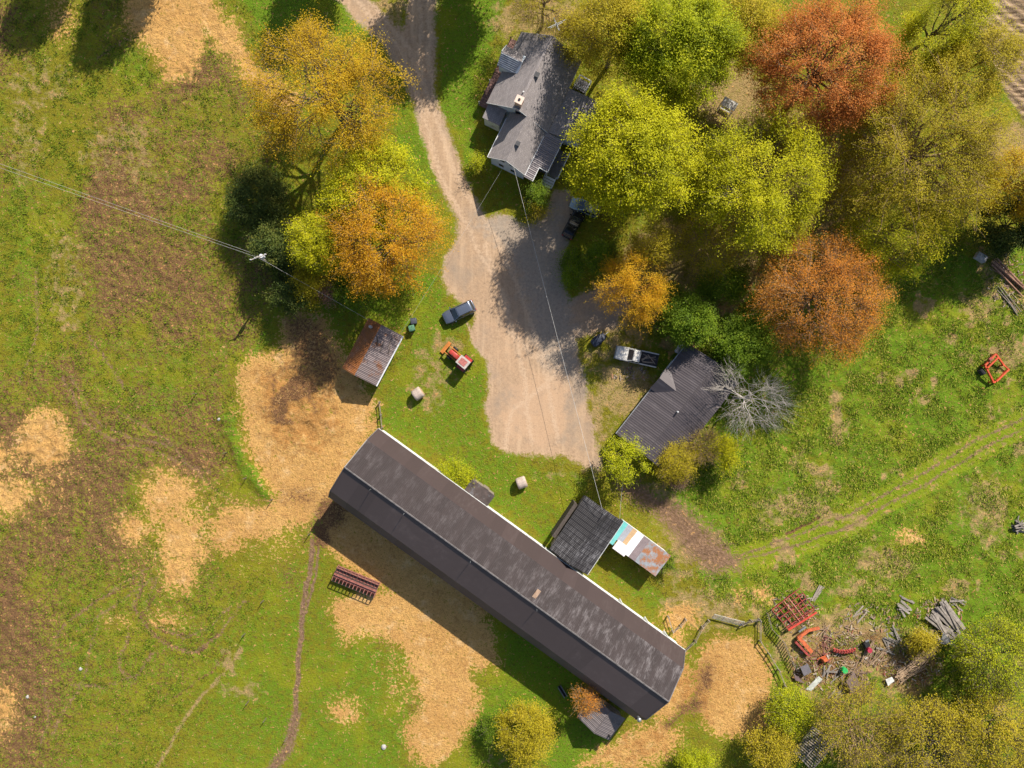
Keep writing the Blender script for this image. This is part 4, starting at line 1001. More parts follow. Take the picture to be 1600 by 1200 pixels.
# --- beside the drive
tree('maple_tree', 'largest golden ochre tree left of the drive, opposite the farmhouse', 508, 142, 11, 128, 6.5, 'ochre', 1, BIG, 11, .26, .42, bark, low=-.2)
tree('maple_tree', 'amber tree by the drive, above the rusty shed', 600, 372, 9.5, 98, 5.5, 'amber', 2, BIG, 10, .25, .36, bark_tan)
tree('maple_tree', 'lime yellow tree wedged between the two golden trees by the drive', 590, 298, 8, 88, 4.8, 'lime', 3, MID, 16, .32, .40)
tree('young_tree', 'small lime tree on the pasture side of the amber tree', 500, 378, 7, 42, 4, 'lime', 4, MID, 10, .26, .28)
tree('evergreen_shrub', 'dark evergreen clump beside the utility pole', 436, 385, 4, 40, 3.0, 'dark', 5, MID, 16, .3, .34, bark_dark, cat='shrub', low=-.6)
tree('evergreen_shrub', 'dark evergreen clump in the shade below the largest ochre tree', 405, 310, 3.2, 44, 2.4, 'dark', 6, MID, 15, .3, .36, bark_dark, cat='shrub', low=-.6)
tree('evergreen_shrub', 'dark evergreen shrub behind the straw yard', 455, 452, 3.2, 30, 2.2, 'dark', 7, SML, 16, .3, .32, bark_dark, cat='shrub', low=-.6)
tree('olive_shrub', 'olive shrub under the amber tree near the shed', 485, 442, 3.5, 28, 2.4, 'olive', 8, SML, 14, .26, .30, cat='shrub', low=-.5)
tree('bud_shrub', 'pinkish budding bush between the amber tree and straw yard', 510, 458, 2.4, 17, 1.7, 'pink', 9, SML, 7, .18, .22, cat='shrub', low=-.4)
tree('leafy_shrub', 'green shrub at the lower foot of the amber tree', 548, 458, 2.6, 24, 1.9, 'green', 10, SML, 14, .26, .3, cat='shrub', low=-.5)
# --- around and behind the house
tree('maple_tree', 'dense lime maple right beside the farmhouse porch', 995, 240, 12, 108, 6.2, 'lime', 20, BIG, 13, .36, .44)
tree('maple_tree', 'lime yellow tree between the porch maple and the orange tree', 1184, 285, 11, 110, 5.8, 'lime', 21, BIG, 15, .30, .42)
tree('maple_tree', 'lime green tree behind the porch maple, at the upper edge', 1062, 75, 12, 90, 5.8, 'limegreen', 22, BIG, 18, .34, .42)
tree('oak_tree', 'dull olive tree behind the farmhouse', 965, 50, 10, 72, 5.2, 'olive', 23, MID, 17, .30, .40)
tree('oak_tree', 'sparse brownish tree behind the farmhouse roof end', 850, 0, 7, 60, 4, 'olive', 24, MID, 4, .22, .30, bark_tan)
tree('oak_tree', 'olive lime tree between the upper lime tree and the rust red maple', 1160, 50, 9, 74, 4.8, 'olive', 25, MID, 14, .30, .40)
tree('maple_tree', 'rust red maple near the white garden swing', 1290, 104, 12, 116, 6.2, 'rust', 226, (24, 5, 5, 5), 14, .28, .42, bark_tan)
tree('maple_tree', 'lime tree at the upper edge by the ploughed field', 1475, 40, 10, 70, 5.2, 'lime', 27, MID, 15, .28, .36, ratio=1.2, ang=.7)
tree('maple_tree', 'yellow olive tree beside the ploughed field corner', 1515, 105, 10, 68, 5.2, 'olive', 28, MID, 15, .28, .36, ratio=1.2, ang=.6)
tree('oak_tree', 'largest wide sparse olive yellow tree between the rust and orange maples', 1440, 238, 11, 146, 6.5, 'olive', 29, (17, 6, 6, 5), 14, .26, .44, bark_tan)
tree('oak_tree', 'lime olive tree standing below the wide sparse tree', 1395, 355, 8, 96, 4.6, 'lime', 30, MID, 15, .28, .40, bark_tan)
tree('maple_tree', 'orange maple in front of the green meadow', 1283, 462, 8.5, 108, 5.4, 'orange', 31, (16, 6, 6, 5), 8, .22, .38, bark_tan)
tree('willow_tree', 'small golden twiggy willow above the pickup', 988, 450, 6.5, 54, 3.4, 'gold', 32, MID, 9, .20, .24, bark_gold, twigL=1.1, twig_r=.022)
tree('leafy_tree', 'round green tree behind the garage, by the willow', 1075, 500, 4.5, 36, 3.0, 'green', 33, MID, 20, .30, .30, low=-.5)
tree('leafy_tree', 'dark green bushy tree at the garage corner', 1165, 538, 4.5, 44, 3.0, 'green', 34, MID, 18, .30, .34, bark_dark, low=-.5)
tree('leafy_shrub', 'small green shrub touching the willow on the garage side', 1036, 462, 3, 22, 2.0, 'green', 35, SML, 16, .26, .26, cat='shrub', low=-.5)
tree('leafy_shrub', 'green shrub on the drive side of the willow', 940, 402, 3, 22, 2.2, 'green', 36, SML, 16, .26, .28, cat='shrub', low=-.5)
tree('leafy_shrub', 'green shrub at the shaded edge of the drive', 893, 420, 1.6, 20, 1.3, 'green', 37, SML, 16, .24, .28, cat='shrub', low=-.5, ratio=.7)
tree('leafy_shrub', 'dark green shrub under the trees above the garage', 1130, 440, 3, 34, 2.2, 'green', 38, SML, 18, .30, .36, cat='shrub', low=-.5)
tree('leafy_shrub', 'bright green bush at the porch corner', 838, 305, 1.3, 14, 1.1, 'green', 39, SML, 18, .20, .18, cat='shrub', low=-.6)
tree('dead_tree', 'bare bleached dead tree leaning over the garage', 1170, 622, 6.5, 72, 4.2, None, 40, (7, 5, 6, 5), 0, brk=bark_white, trunk_r=.17, twig_r=.009, twigL=1.1, low=.0, ratio=1.2, ang=-.4, bend=.15)
tree('young_tree', 'small lime tree at the garage gable end', 976, 716, 4.2, 31, 2.2, 'limegreen', 41, SML, 9, .26, .26)
tree('olive_shrub', 'larger olive shrub at the back wall of the garage', 1056, 718, 3, 34, 2.3, 'olive', 42, MID, 9, .20, .28, bark_tan, cat='shrub', low=-.5)
tree('twig_shrub', 'bare twiggy bush between the two garage shrubs', 1098, 698, 3, 28, 2.2, 'olive', 43, MID, 2, .16, .25, bark_tan, cat='shrub', low=-.5)
tree('olive_shrub', 'round lime shrub below the bare dead tree', 1132, 706, 2.5, 20, 1.9, 'lime', 44, SML, 18, .22, .24, cat='shrub', low=-.5)
tree('twig_shrub', 'reddish dry bush at the lower garage corner', 1058, 745, 1.6, 13, 1.2, 'pink', 45, SML, 6, .16, .2, cat='shrub', low=-.5)
tree('oak_tree', 'amber olive tree cut by the right edge of the photo', 1598, 285, 9, 62, 5, 'ochre', 46, MID, 14, .28, .4)
tree('evergreen_shrub', 'dark green tree above the log heap at the right edge', 1580, 350, 4, 46, 3, 'dark', 47, MID, 18, .32, .4, cat='shrub', low=-.5)
for k_, (a_, b_, r_, lab_) in enumerate(((1105, 385, 52, 'sparse olive undergrowth tree below the second lime tree'), (1225, 385, 50, 'sparse olive undergrowth tree above the orange maple'), (1020, 385, 34, 'sparse olive undergrowth bush between porch maple and willow'),
        (1228, 220, 40, 'sparse olive bush below the rust red maple'), (1330, 300, 60, 'sparse tan olive tree between lime tree and wide sparse tree'), (905, 60, 40, 'sparse olive bush at the back wall of the farmhouse'), (1400, 120, 50, 'sparse olive tree right of the rust red maple'))):
    tree('undergrowth_tree', lab_, a_, b_, 5.5, r_, 3.2, 'olive', 80 + k_, MID, 6, .24, .38, bark_tan, low=-.4)
# --- around the barn end and scrap heap
tree('olive_shrub', 'round yellow shrub below the long barn', 822, 1146, 3.2, 42, 2.4, 'olive', 50, MID, 12, .24, .30, cat='shrub', low=-.5)
tree('leafy_shrub', 'green shrub touching the round yellow shrub', 775, 1140, 1.5, 17, 1.2, 'green', 51, SML, 16, .22, .24, cat='shrub', low=-.5)
tree('twig_shrub', 'orange twiggy bush in the shadow of the barn', 914, 1093, 4.3, 18, 1.7, 'orange', 52, SML, 5, .18, .26, bark_tan, cat='shrub', low=-.4, stems=3)
tree('oak_tree', 'sparse ochre tree over the weathered wagon bed', 1335, 1138, 5.5, 82, 3.6, 'olive', 53, (13, 6, 5, 4), 4, .24, .40, bark_tan)
tree('oak_tree', 'olive lime tree at the lower edge below the pole heap', 1450, 1158, 5.5, 74, 3.4, 'olive', 54, BIG, 4, .28, .40)
tree('maple_tree', 'bright lime tree beside the board stack', 1556, 1030, 5.0, 66, 3.4, 'limegreen', 55, BIG, 4, .28, .40)
tree('maple_tree', 'olive tree in the lower right corner', 1550, 1150, 5.5, 86, 3.8, 'olive', 56, BIG, 5, .28, .42)
tree('leafy_shrub', 'lime green bush between straw bed and wagon bed', 1238, 1110, 3, 34, 2.0, 'limegreen', 57, MID, 5, .26, .36, cat='shrub', low=-.5)
tree('leafy_shrub', 'olive bush at the lower edge, left of the wagon bed', 1205, 1165, 3, 36, 2.2, 'olive', 58, MID, 6, .26, .36, cat='shrub', low=-.5)
tree('leafy_shrub', 'small olive bush between board stack and pole heap', 1437, 1001, 1.6, 15, 1.2, 'olive', 59, SML, 12, .24, .26, cat='shrub', low=-.5)
tree('leafy_shrub', 'bright lime bush at the lower edge near the barn end', 1085, 1195, 1.6, 22, 1.4, 'limegreen', 60, SML, 14, .24, .28, cat='shrub', low=-.5)
tree('leafy_shrub', 'low green bush at the patchwork shed end', 1042, 878, 1.0, 8, .8, 'green', 61, TINY, 14, .2, .2, cat='shrub', low=-.5)
tree('leafy_shrub', 'yellow green bush against the white barn wall', 715, 742, .9, 20, .8, 'limegreen', 62, SML, 14, .2, .28, cat='shrub', low=-.3, ratio=1.4, ang=-.63)
tree('leafy_shrub', 'leafy bush beside the wing of the farmhouse', 745, 255, 1.2, 9, .9, 'limegreen', 63, TINY, 12, .2, .2, cat='shrub', low=-.5)
tree('leafy_shrub', 'low flowering bush at the drive corner below the porch', 836, 330, .9, 14, .8, 'olive', 64, TINY, 10, .2, .26, cat='shrub', low=-.5)
# --- trees just outside the frame whose shade falls into the picture
tree('maple_tree', 'tree above the upper edge that shades the forked drive', 742, -150, 11, 92, 5.5, 'lime', 70, BIG, 18, .40, .45, group='trees outside the frame')
tree('maple_tree', 'tree above the upper edge that shades the pasture corner', 192, -180, 11, 50, 5, 'lime', 71, MID, 12, .5, .5, group='trees outside the frame')
tree('maple_tree', 'second tree above the upper edge over the pasture', 60, -178, 10, 42, 4, 'lime', 72, MID, 12, .5, .5, group='trees outside the frame')
tree('maple_tree', 'tree above the upper edge beside the straw corner', 505, -115, 8, 46, 4, 'lime', 73, MID, 20, .4, .45, group='trees outside the frame')
# ---------------------------------------------------------------- vehicles
def loft(secs, rnd=.25, n=4):
    """secs: (x, half width, z bottom, z top) -> closed smooth shell"""
    V, F = [], []
    for (x, hw, zb, zt) in secs:
        rr = min(hw, (zt - zb) / 2) * rnd * 2
        for (cx, cz, a0) in ((hw - rr, zt - rr, 0), (-hw + rr, zt - rr, 90), (-hw + rr, zb + rr * .5, 180), (hw - rr, zb + rr * .5, 270)):
            q = rr if a0 < 180 else rr * .5
            for k in range(n):
                t_ = R_(a0 + 90 * k / (n - 1)); V.append((x, cx + (rr if a0 < 180 else rr) * math.cos(t_), cz + q * math.sin(t_)))
    m = 4 * n
    for i in range(len(secs) - 1):
        for j in range(m): F.append((i * m + j, i * m + (j + 1) % m, (i + 1) * m + (j + 1) % m, (i + 1) * m + j))
    F.append(tuple(range(m - 1, -1, -1))); F.append(tuple(range((len(secs) - 1) * m, len(secs) * m)))
    b = MB(); b.add(V, F); return b
def wheel(parent, x, y, r, wd, rim=.6):
    s = 1 if y > 0 else -1
    o = MB().cyl((x, y - wd / 2, r), (x, y + wd / 2, r), r, n=16).build('wheel', black, parent)
    MB().cyl((x, y + s * wd * .5, r), (x, y + s * (wd * .5 + .02), r), r * rim, n=12).build('rim', steel, o)
    return o
def cabin(root, lo, hi, zl, zh, paint, inset=.10):
    """lo=(x0,x1,hw) belt line rectangle, hi=(x0,x1,hw) roof rectangle; glazed all round"""
    (a0, a1, aw), (b0, b1, bw) = lo, hi
    L4 = [(a0, -aw, zl), (a1, -aw, zl), (a1, aw, zl), (a0, aw, zl)]; H4 = [(b0, -bw, zh), (b1, -bw, zh), (b1, bw, zh), (b0, bw, zh)]
    c = MB().add(L4 + H4, [(3, 2, 1, 0), (4, 5, 6, 7), (0, 1, 5, 4), (1, 2, 6, 5), (2, 3, 7, 6), (3, 0, 4, 7)]).build('cabin', paint, root)
    for nm, (i, j) in (('windscreen', (1, 2)), ('rear_window', (3, 0)), ('side_window', (0, 1)), ('side_window', (2, 3))):
        p, q, s, t_ = (np.array(z_, float) for z_ in (L4[i], L4[j], H4[j], H4[i]))
        ctr = (p + q + s + t_) / 4; n_ = np.cross(q - p, t_ - p); n_ /= np.linalg.norm(n_); n_ = n_ if np.dot(n_, ctr - np.array(((a0 + a1) / 2, 0, zl))) > 0 else -n_
        f = 1 - inset * 1.4
        qs = [ctr + (z_ - ctr) * f + n_ * .012 for z_ in (p, q, s, t_)]
        MB().add(qs + [z_ - n_ * .02 for z_ in qs], [(0, 1, 2, 3), (7, 6, 5, 4), (0, 4, 5, 1), (1, 5, 6, 2), (2, 6, 7, 3), (3, 7, 4, 0)]).build(nm, glass, root)
    return c
def heading(front, rear):
    return math.atan2(-(front[1] - rear[1]), front[0] - rear[0])

def car(name, label, px, py, rot, paint, Lc=4.7, Wc=1.86, Hc=1.68, wagon=True):
    c = PX(px, py, .8); root = empty(name, (c[0], c[1], gz(c[0], c[1]) + .01), rot, label, 'car')
    h = Lc / 2; w = Wc / 2
    loft([(-h, w * .80, .42, .86), (-h + .12, w * .93, .34, .98), (-h + .6, w, .30, 1.0), (0, w, .28, 1.0), (h - 1.3, w, .28, 1.0), (h - .6, w * .97, .30, .95), (h - .15, w * .86, .36, .84), (h, w * .70, .42, .72)], .3).build('body', paint, root, True)
    cabin(root, (-h + .12, h - 1.25, w * .93), (-h + .55, h - 2.15, w * .74), .96, Hc - .05, paint)
    loft([(-h + .42, w * .66, Hc - .08, Hc - .02), (-h + .7, w * .76, Hc - .08, Hc), (0, w * .78, Hc - .08, Hc + .02), (h - 2.25, w * .76, Hc - .08, Hc), (h - 2.02, w * .70, Hc - .1, Hc - .04)], .3).build('roof_panel', paint, root, True)
    for s in (-1, 1): MB().bar((-h + .7, s * w * .70, Hc + .05), (h - 2.3, s * w * .70, Hc + .05), .05).build('roof_rail', black, root)
    for x in (-h + .85, h - .9):
        for s in (-1, 1): wheel(root, x, s * (w - .10), .36, .22)
    for s in (-1, 1):
        MB().box((h - 1.45, s * (w + .10), 1.02), (.16, .2, .14)).build('mirror', paint, root, bevel=.02)
        MB().box((h - .18, s * w * .62, .70), (.22, .34, .14)).build('headlight', mat('lamp_glass', (.7, .72, .75), .1), root, bevel=.02)
        MB().box((-h + .04, s * w * .70, .85), (.10, .26, .22)).build('taillight', mat('red_lamp', (.35, .02, .02), .3), root, bevel=.02)
    MB().box((h - .02, 0, .48), (.08, Wc * .6, .14)).build('bumper', black, root, bevel=.02)
    return root
blue_grey = mat('blue_grey_paint', (.155, .180, .235), .22, .55, var=.05, spec=.6)
car('parked_car', 'blue grey estate car parked on the drive edge above the tractor', 717, 487.5, heading((696, 498.5), (740.5, 477.5)), blue_grey)
car('parked_car', 'black car nose out under the porch maple', 897, 349, R_(62), mat('black_paint', (.012, .013, .017), .2, .2, var=.05), 4.5, 1.8, 1.5)
car('parked_car', 'silver car almost hidden under the porch maple', 914, 323, R_(160), mat('silver_green_paint', (.30, .34, .33), .22, .5, var=.05), 4.4, 1.8, 1.45)

# pickup
c = PX(995, 557, .8); pk = empty('pickup_truck', (c[0], c[1], gz(c[0], c[1])), heading((960.8, 549.5), (1029, 564.5)), 'old white pickup with timber in its bed beside the garage', 'pickup')
cream = mat('chalky_white_paint', (.60, .57, .52), .45, var=.12, scale=2.5, dirt=(.34, .27, .2), dirt_amt=.25)
dk = mat('bed_steel', (.05, .045, .045), .7, var=.3, dirt=(.12, .06, .035), dirt_amt=.5)
h, w = 2.95, .98
loft([(.35, w, .45, 1.10), (1.2, w, .42, 1.12), (2.3, w * .98, .42, 1.10), (2.8, w * .94, .45, 1.02), (2.95, w * .86, .5, .94)], .25).build('body', cream, pk, True)
cabin(pk, (-.35, 1.35, w * .92), (-.25, .55, w * .80), 1.06, 1.74, cream)
loft([(-.34, w * .74, 1.68, 1.76), (-.15, w * .82, 1.68, 1.80), (.45, w * .82, 1.68, 1.80), (.65, w * .76, 1.68, 1.75)], .3).build('roof_panel', cream, pk, True)
loft([(-.42, w, .45, 1.08), (.38, w, .45, 1.10)], .2).build('door_panel', cream, pk, True)
MB().box((-1.68, 0, .66), (2.5, 1.7, .06)).build('bed_floor', dk, pk)
for s in (-1, 1): MB().box((-1.68, s * (w - .07), .80), (2.5, .14, .66)).build('bed_side', cream, pk, bevel=.02)
MB().box((-2.92, 0, .80), (.08, 1.8, .62)).build('tailgate', dk, pk, bevel=.02)
MB().box((-.46, 0, .86), (.06, 1.8, .6)).build('bulkhead', dk, pk)
MB().box((3.02, 0, .55), (.12, 1.9, .2)).build('bumper', steel, pk, bevel=.03)
for x in (2.05, -1.65):
    for s in (-1, 1): wheel(pk, x, s * (w - .11), .39, .24)
for s in (-1, 1):
    MB().box((.98, s * (w + .16), 1.15), (.12, .26, .2)).build('mirror', black, pk, bevel=.02)
    MB().box((2.9, s * .7, .84), (.1, .3, .18)).build('headlight', mat('lamp_glass', (.7, .72, .75)), pk)
def place(nm, label, cat, loc, rot, group=None): return empty(nm, loc, rot, label, cat, group)
cr = math.cos(pk.rotation_euler.z); sr = math.sin(pk.rotation_euler.z)
def pkw(x, y): return (pk.location.x + x * cr - y * sr, pk.location.y + x * sr + y * cr)
for k, (x0, y0, x1, y1, z, wd) in enumerate(((-.8, -.5, -2.7, -.1, .78, .12), (-.7, .2, -2.6, -.5, .86, .10), (-.9, .55, -2.5, .35, .78, .16), (-1.4, -.6, -2.7, .5, .95, .09), (-.75, .4, -1.4, -.3, .92, .22))):
    a, b = pkw(x0, y0), pkw(x1, y1); z += pk.location.z
    o = MB().bar((a[0], a[1], z), (b[0], b[1], z), wd, .08).build('loose_timber', mat('pale_timber', (.38, .29, .22), .8, var=.3, rnd=.6), None)
    tag(o, 'piece of timber lying in the bed of the white pickup', 'timber', 'timber in the pickup bed')

# tractor
c = PX(718, 561, 1.2); tr_ = empty('tractor', (c[0], c[1], gz(c[0], c[1])), heading((699.6, 546), (734.6, 575)), 'red farm tractor with front loader on the grass by the drive', 'tractor')
red = mat('faded_red_paint', (.40, .045, .035), .45, var=.2, scale=3, dirt=(.2, .09, .06), dirt_amt=.25)
loft([(.15, .36, .75, 1.40), (.8, .36, .75, 1.42), (1.6, .34, .72, 1.34), (1.8, .30, .75, 1.22)], .25).build('bonnet', red, tr_, True)
MB().box((.2, 0, .65), (3.0, .42, .5)).build('chassis', black, tr_)
for s in (-1, 1):
    wheel(tr_, -.95, s * .88, .80, .46, .5); wheel(tr_, 1.35, s * .74, .45, .30, .5)
    MB().box((-.95, s * .80, 1.66), (1.2, .5, .06)).box((-.42, s * .80, 1.45), (.06, .5, .42)).build('mudguard', red, tr_, bevel=.015)
    MB().bar((-.1, s * .55, 1.05), (2.3, s * .55, .85), .12, .18).build('loader_arm', mat('orange_loader', (.45, .16, .03), .5, var=.2), tr_)
    MB().box((-1.45, s * .55, 1.65), (.08, .08, 1.5)).box((-.05, s * .55, 1.65), (.08, .08, 1.5)).build('roof_post', black, tr_)
MB().box((-.75, 0, 2.45), (1.65, 1.35, .10)).build('canopy', mat('pale_canopy', (.42, .37, .33), .7, var=.15), tr_, bevel=.04)
MB().box((-.72, 0, 2.515), (1.05, .85, .05)).build('canopy_panel', mat('worn_red_panel', (.36, .12, .10), .7, var=.25, scale=4), tr_)
MB().box((-.85, 0, 1.15), (.5, .5, .12)).box((-1.08, 0, 1.4), (.1, .5, .45)).build('seat', black, tr_)
MB().cyl((-.25, 0, 1.5), (-.3, 0, 1.54), .22, n=12).build('steering_wheel', black, tr_)
MB().cyl((1.1, .22, 1.35), (1.1, .22, 2.0), .05, n=8).build('exhaust', black, tr_)
MB().box((2.35, 0, .55), (.12, 1.9, .7)).box((2.6, 0, .24), (.5, 1.9, .07)).build('loader_bucket', mat('orange_loader', (.45, .16, .03)), tr_)
for s in (-1, 1): MB().bar((-1.2, s * .4, .6), (-2.0, s * .45, .55), .08).build('hitch_arm', black, tr_)

# ---------------------------------------------------------------- yard things
def bale(px, py, rot, label):
    c = PX(px, py, .7); r = .78
    root = empty('round_bale', (c[0], c[1], gz(c[0], c[1])), rot, label, 'hay bale', 'round bales on the lawn')
    wrap = mat('grey_tan_bale_wrap', (.40, .32, .27), .8, var=.2, scale=4, bump=.3); strawm = mat('bale_end_straw', (.36, .24, .13), .95, var=.3, scale=8, bump=.5)
    rr = random.Random(px); V, F = [], []; n = 18; rings = [(-.66, .70), (-.60, .78), (-.3, .80), (0, .79), (.3, .80), (.60, .78), (.66, .70)]
    for (x, q) in rings:
        for k in range(n):
            a = 2 * math.pi * k / n; z = q * math.cos(a) * .96 + .76; V.append((x, q * math.sin(a) * rr.uniform(.985, 1.02), max(z, -.02)))
    for i in range(len(rings) - 1):
        for k in range(n): F.append((i * n + k, i * n + (k + 1) % n, (i + 1) * n + (k + 1) % n, (i + 1) * n + k))
    MB().add(V, F).build('bale_wrap', wrap, root, True)
    for s in (-1, 1): MB().cyl((s * .64, 0, .76), (s * .70, 0, .76), .68, .62, 18).build('bale_end', strawm, root)
bale(653, 615, R_(35), 'round bale lying between the rusty shed and the tractor')
bale(815, 754, R_(20), 'round bale lying on the lawn between annex and entry shed')

def bin_(px, py, rot, colr, label):
    c = PX(px, py, .8); root = empty('wheelie_bin', (c[0], c[1], gz(c[0], c[1])), rot, label, 'bin', 'wheelie bins behind the rusty shed')
    MB().box((0, 0, .52), (.62, .72, .96), 0, 1.12).build('bin_body', colr, root, bevel=.03)
    loft([(-.42, .40, 1.0, 1.05), (-.2, .42, 1.0, 1.10), (.25, .42, 1.0, 1.09), (.42, .38, 1.0, 1.04)], .3).build('lid', colr, root, True)
    for s in (-1, 1): MB().cyl((-.3, s * .34, .11), (-.3, s * .40, .11), .11, n=10).build('wheel', black, root)
    MB().bar((-.44, -.25, 1.0), (-.44, .25, 1.0), .05).build('handle', black, root)
bin_(643.5, 513, R_(-75), mat('green_plastic', (.08, .19, .11), .5, var=.1), 'green wheelie bin behind the rusty shed')
bin_(646.5, 502, R_(-80), mat('charcoal_plastic', (.06, .065, .08), .5, var=.1), 'charcoal wheelie bin next to the green one')

# hay feeder with bars on both sides
c = PX(556, 909, 1.0); fd = empty('hay_feeder', (c[0], c[1], gz(c[0], c[1])), heading((596, 923), (524, 893)), 'long rusty red hay feeder with barred sides beside the barn shadow', 'hay feeder')
rust = mat('rusty_red_steel', (.26, .105, .085), .75, var=.3, scale=3, rnd=.2)
fl = 3.15
MB().box((0, 0, .55), (2 * fl, 1.5, .06)).box((0, .75, .75), (2 * fl, .05, .45)).box((0, -.75, .75), (2 * fl, .05, .45)).build('trough', rust, fd)
MB().slab([(-fl, -.35, 1.36), (fl, -.35, 1.36), (fl, .25, 1.40), (-fl, .25, 1.40)], .04).build('top_panel', rust, fd)
MB().bar((-fl, .28, 1.42), (fl, .28, 1.42), .06).build('top_rail', darkwood, fd)
for k in range(13): MB().bar((-fl + 2 * fl * k / 12, .25, 1.42), (-fl + 2 * fl * k / 12, 1.02, 1.42), .05).build('top_bar', darkwood, fd)
for k in range(13): MB().bar((-fl + 2 * fl * k / 12, -.35, 1.38), (-fl + 2 * fl * k / 12, -1.0, 1.36), .10).build('top_bar', rust, fd)
MB().slab([(-fl, -.25, 1.05), (fl, -.25, 1.05), (fl, -.05, 1.60), (-fl, -.05, 1.60)], .03).build('hay_rack', rust, fd)
for s, y, zt in ((1, 1.02, 1.4), (-1, -1.0, 1.35)):
    MB().bar((-fl, y, zt), (fl, y, zt), .08).build('top_rail', black if s < 0 else rust, fd); MB().bar((-fl, y, .62), (fl, y, .62), .08).build('bottom_rail', rust, fd)
    for k in range(13):
        x = -fl + 2 * fl * k / 12
        MB().bar((x, y, .6), (x, y * .93, zt), .06).build('feeder_bar', rust, fd)
for x in (-fl, 0, fl):
    MB().bar((x, -1.0, 1.36), (x, 1.02, 1.40), .07).bar((x, -.95, .05), (x, -.95, 1.4), .08).bar((x, 1.0, .05), (x, 1.0, 1.4), .08).build('cross_frame', rust, fd)
for s in (-1, 1): MB().bar((-fl, s * .8, .06), (fl, s * .8, .06), .12).build('skid', rust, fd)

# garden swing
c = PX(1137, 166, 1.2); sg = empty('garden_swing', (c[0], c[1], gz(c[0], c[1])), R_(-28), 'white garden swing seat under the rust red maple', 'garden swing')
for s in (-1, 1):
    MB().bar((s * .95, -.7, 0), (s * .95, 0, 1.9), .09).bar((s * .95, .7, 0), (s * .95, 0, 1.9), .09).build('leg', trim, sg)
MB().bar((-1.0, 0, 1.92), (1.0, 0, 1.92), .10).build('top_beam', trim, sg)
for k in range(6): MB().box((0, -.32 + .12 * k, .50), (1.5, .09, .04)).build('seat_slat', trim, sg)
for k in range(6): MB().box((0, .42 + .03 * k, .62 + .1 * k), (1.5, .03, .08)).build('back_slat', trim, sg)
MB().slab([(-1.05, -.6, 2.0), (1.05, -.6, 2.0), (1.05, .6, 2.1), (-1.05, .6, 2.1)], .05).build('canopy', mat('off_white_canvas', (.60, .58, .54), .8, var=.1), sg)
for s in (-1, 1): MB().bar((s * .7, 0, 1.9), (s * .7, -.3, .5), .03).bar((s * .7, 0, 1.9), (s * .7, .35, .9), .03).build('hanger', steel, sg)

# utility pole and wires
pole_m = mat('grey_pole_wood', (.33, .30, .26), .9, var=.2)
def pole(px, py, label, hgt=9.6):
    c = PX(px, py, hgt); root = empty('utility_pole', (c[0], c[1], 0), R_(20), label, 'utility pole')
    MB().cyl((0, 0, -.2), (0, 0, hgt), .17, .12, 10).build('pole_shaft', pole_m, root)
    MB().bar((-1.1, 0, hgt - .35), (1.1, 0, hgt - .35), .12).build('crossarm', pole_m, root)
    for x in (-1.0, -.4, .5, 1.0): MB().cyl((x, 0, hgt - .3), (x, 0, hgt - .05), .07, .05, 8).build('insulator', mat('white_porcelain', (.75, .76, .78), .3), root)
    MB().cyl((.28, .15, hgt - 1.6), (.28, .15, hgt - .75), .26, n=10).build('transformer', mat('pale_grey_can', (.55, .56, .58), .5), root)
    return c
pc = pole(402, 401, 'utility pole with crossarm at the evergreen clump by the pasture')
pole(-190, 192, 'utility pole beyond the pasture edge, outside the picture')
wire_m = mat('pale_bare_wire', (.50, .48, .45), .5, var=.05)
wire_d = mat('dark_cable', (.42, .41, .40), .6, var=.05)
def wire(a, b, sag, label, r=.03, mt=None, n=14):
    a, b = np.array(a, float), np.array(b, float); P = []
    for k in range(n + 1):
        t_ = k / n; p_ = a + (b - a) * t_; p_[2] -= sag * 4 * t_ * (1 - t_); P.append(p_)
    P = np.array(P)[None]; Vv, Ff = tubes(P, np.full((1, n + 1), r), 5)
    me = np_mesh('overhead_wire', Vv, Ff, True); me.materials.append(mt or wire_m)
    tag(link_mesh('overhead_wire', me), label, 'wire')
wire(PX(390, 394, 9.5), PX(-195, 186, 9.5), 1.0, 'upper overhead wire from the pole across the pasture', .012)
wire(PX(402, 402, 9.3), PX(-190, 195, 9.3), 1.3, 'lower overhead wire from the pole across the pasture', .012)
wire(PX(403, 402, 9.3), PX(576, 500, 3.6), .5, 'cable from the utility pole down to the rusty shed', .014)
wire(PX(803, 262, 5.2), PX(941, 796, 5.5), .8, 'long pale cable from the farmhouse over the yard to the black annex', .020)
wire(PX(789, 257, 4.6), PX(622, 527, 3.0), .5, 'cable from the farmhouse gable to the rusty shed', .010, wire_d)
wire(PX(977, 712, 4.2), PX(968, 812, 2.9), .2, 'short cable from the garage gable to the patchwork shed', .02, wire_d)
c = PX(870, 37, 9.0); an = empty('antenna_mast', (c[0], c[1], 0), R_(25), 'thin antenna mast with cross arms behind the farmhouse', 'antenna')
MB().cyl((0, 0, 0), (0, 0, 9.2), .05, n=6).build('mast', steel, an)
for z, l in ((9.0, 1.3), (8.6, .9)): MB().bar((-l, 0, z), (l, 0, z), .06).bar((0, -l * .7, z - .1), (0, l * .7, z - .1), .05).build('cross_arm', steel, an)

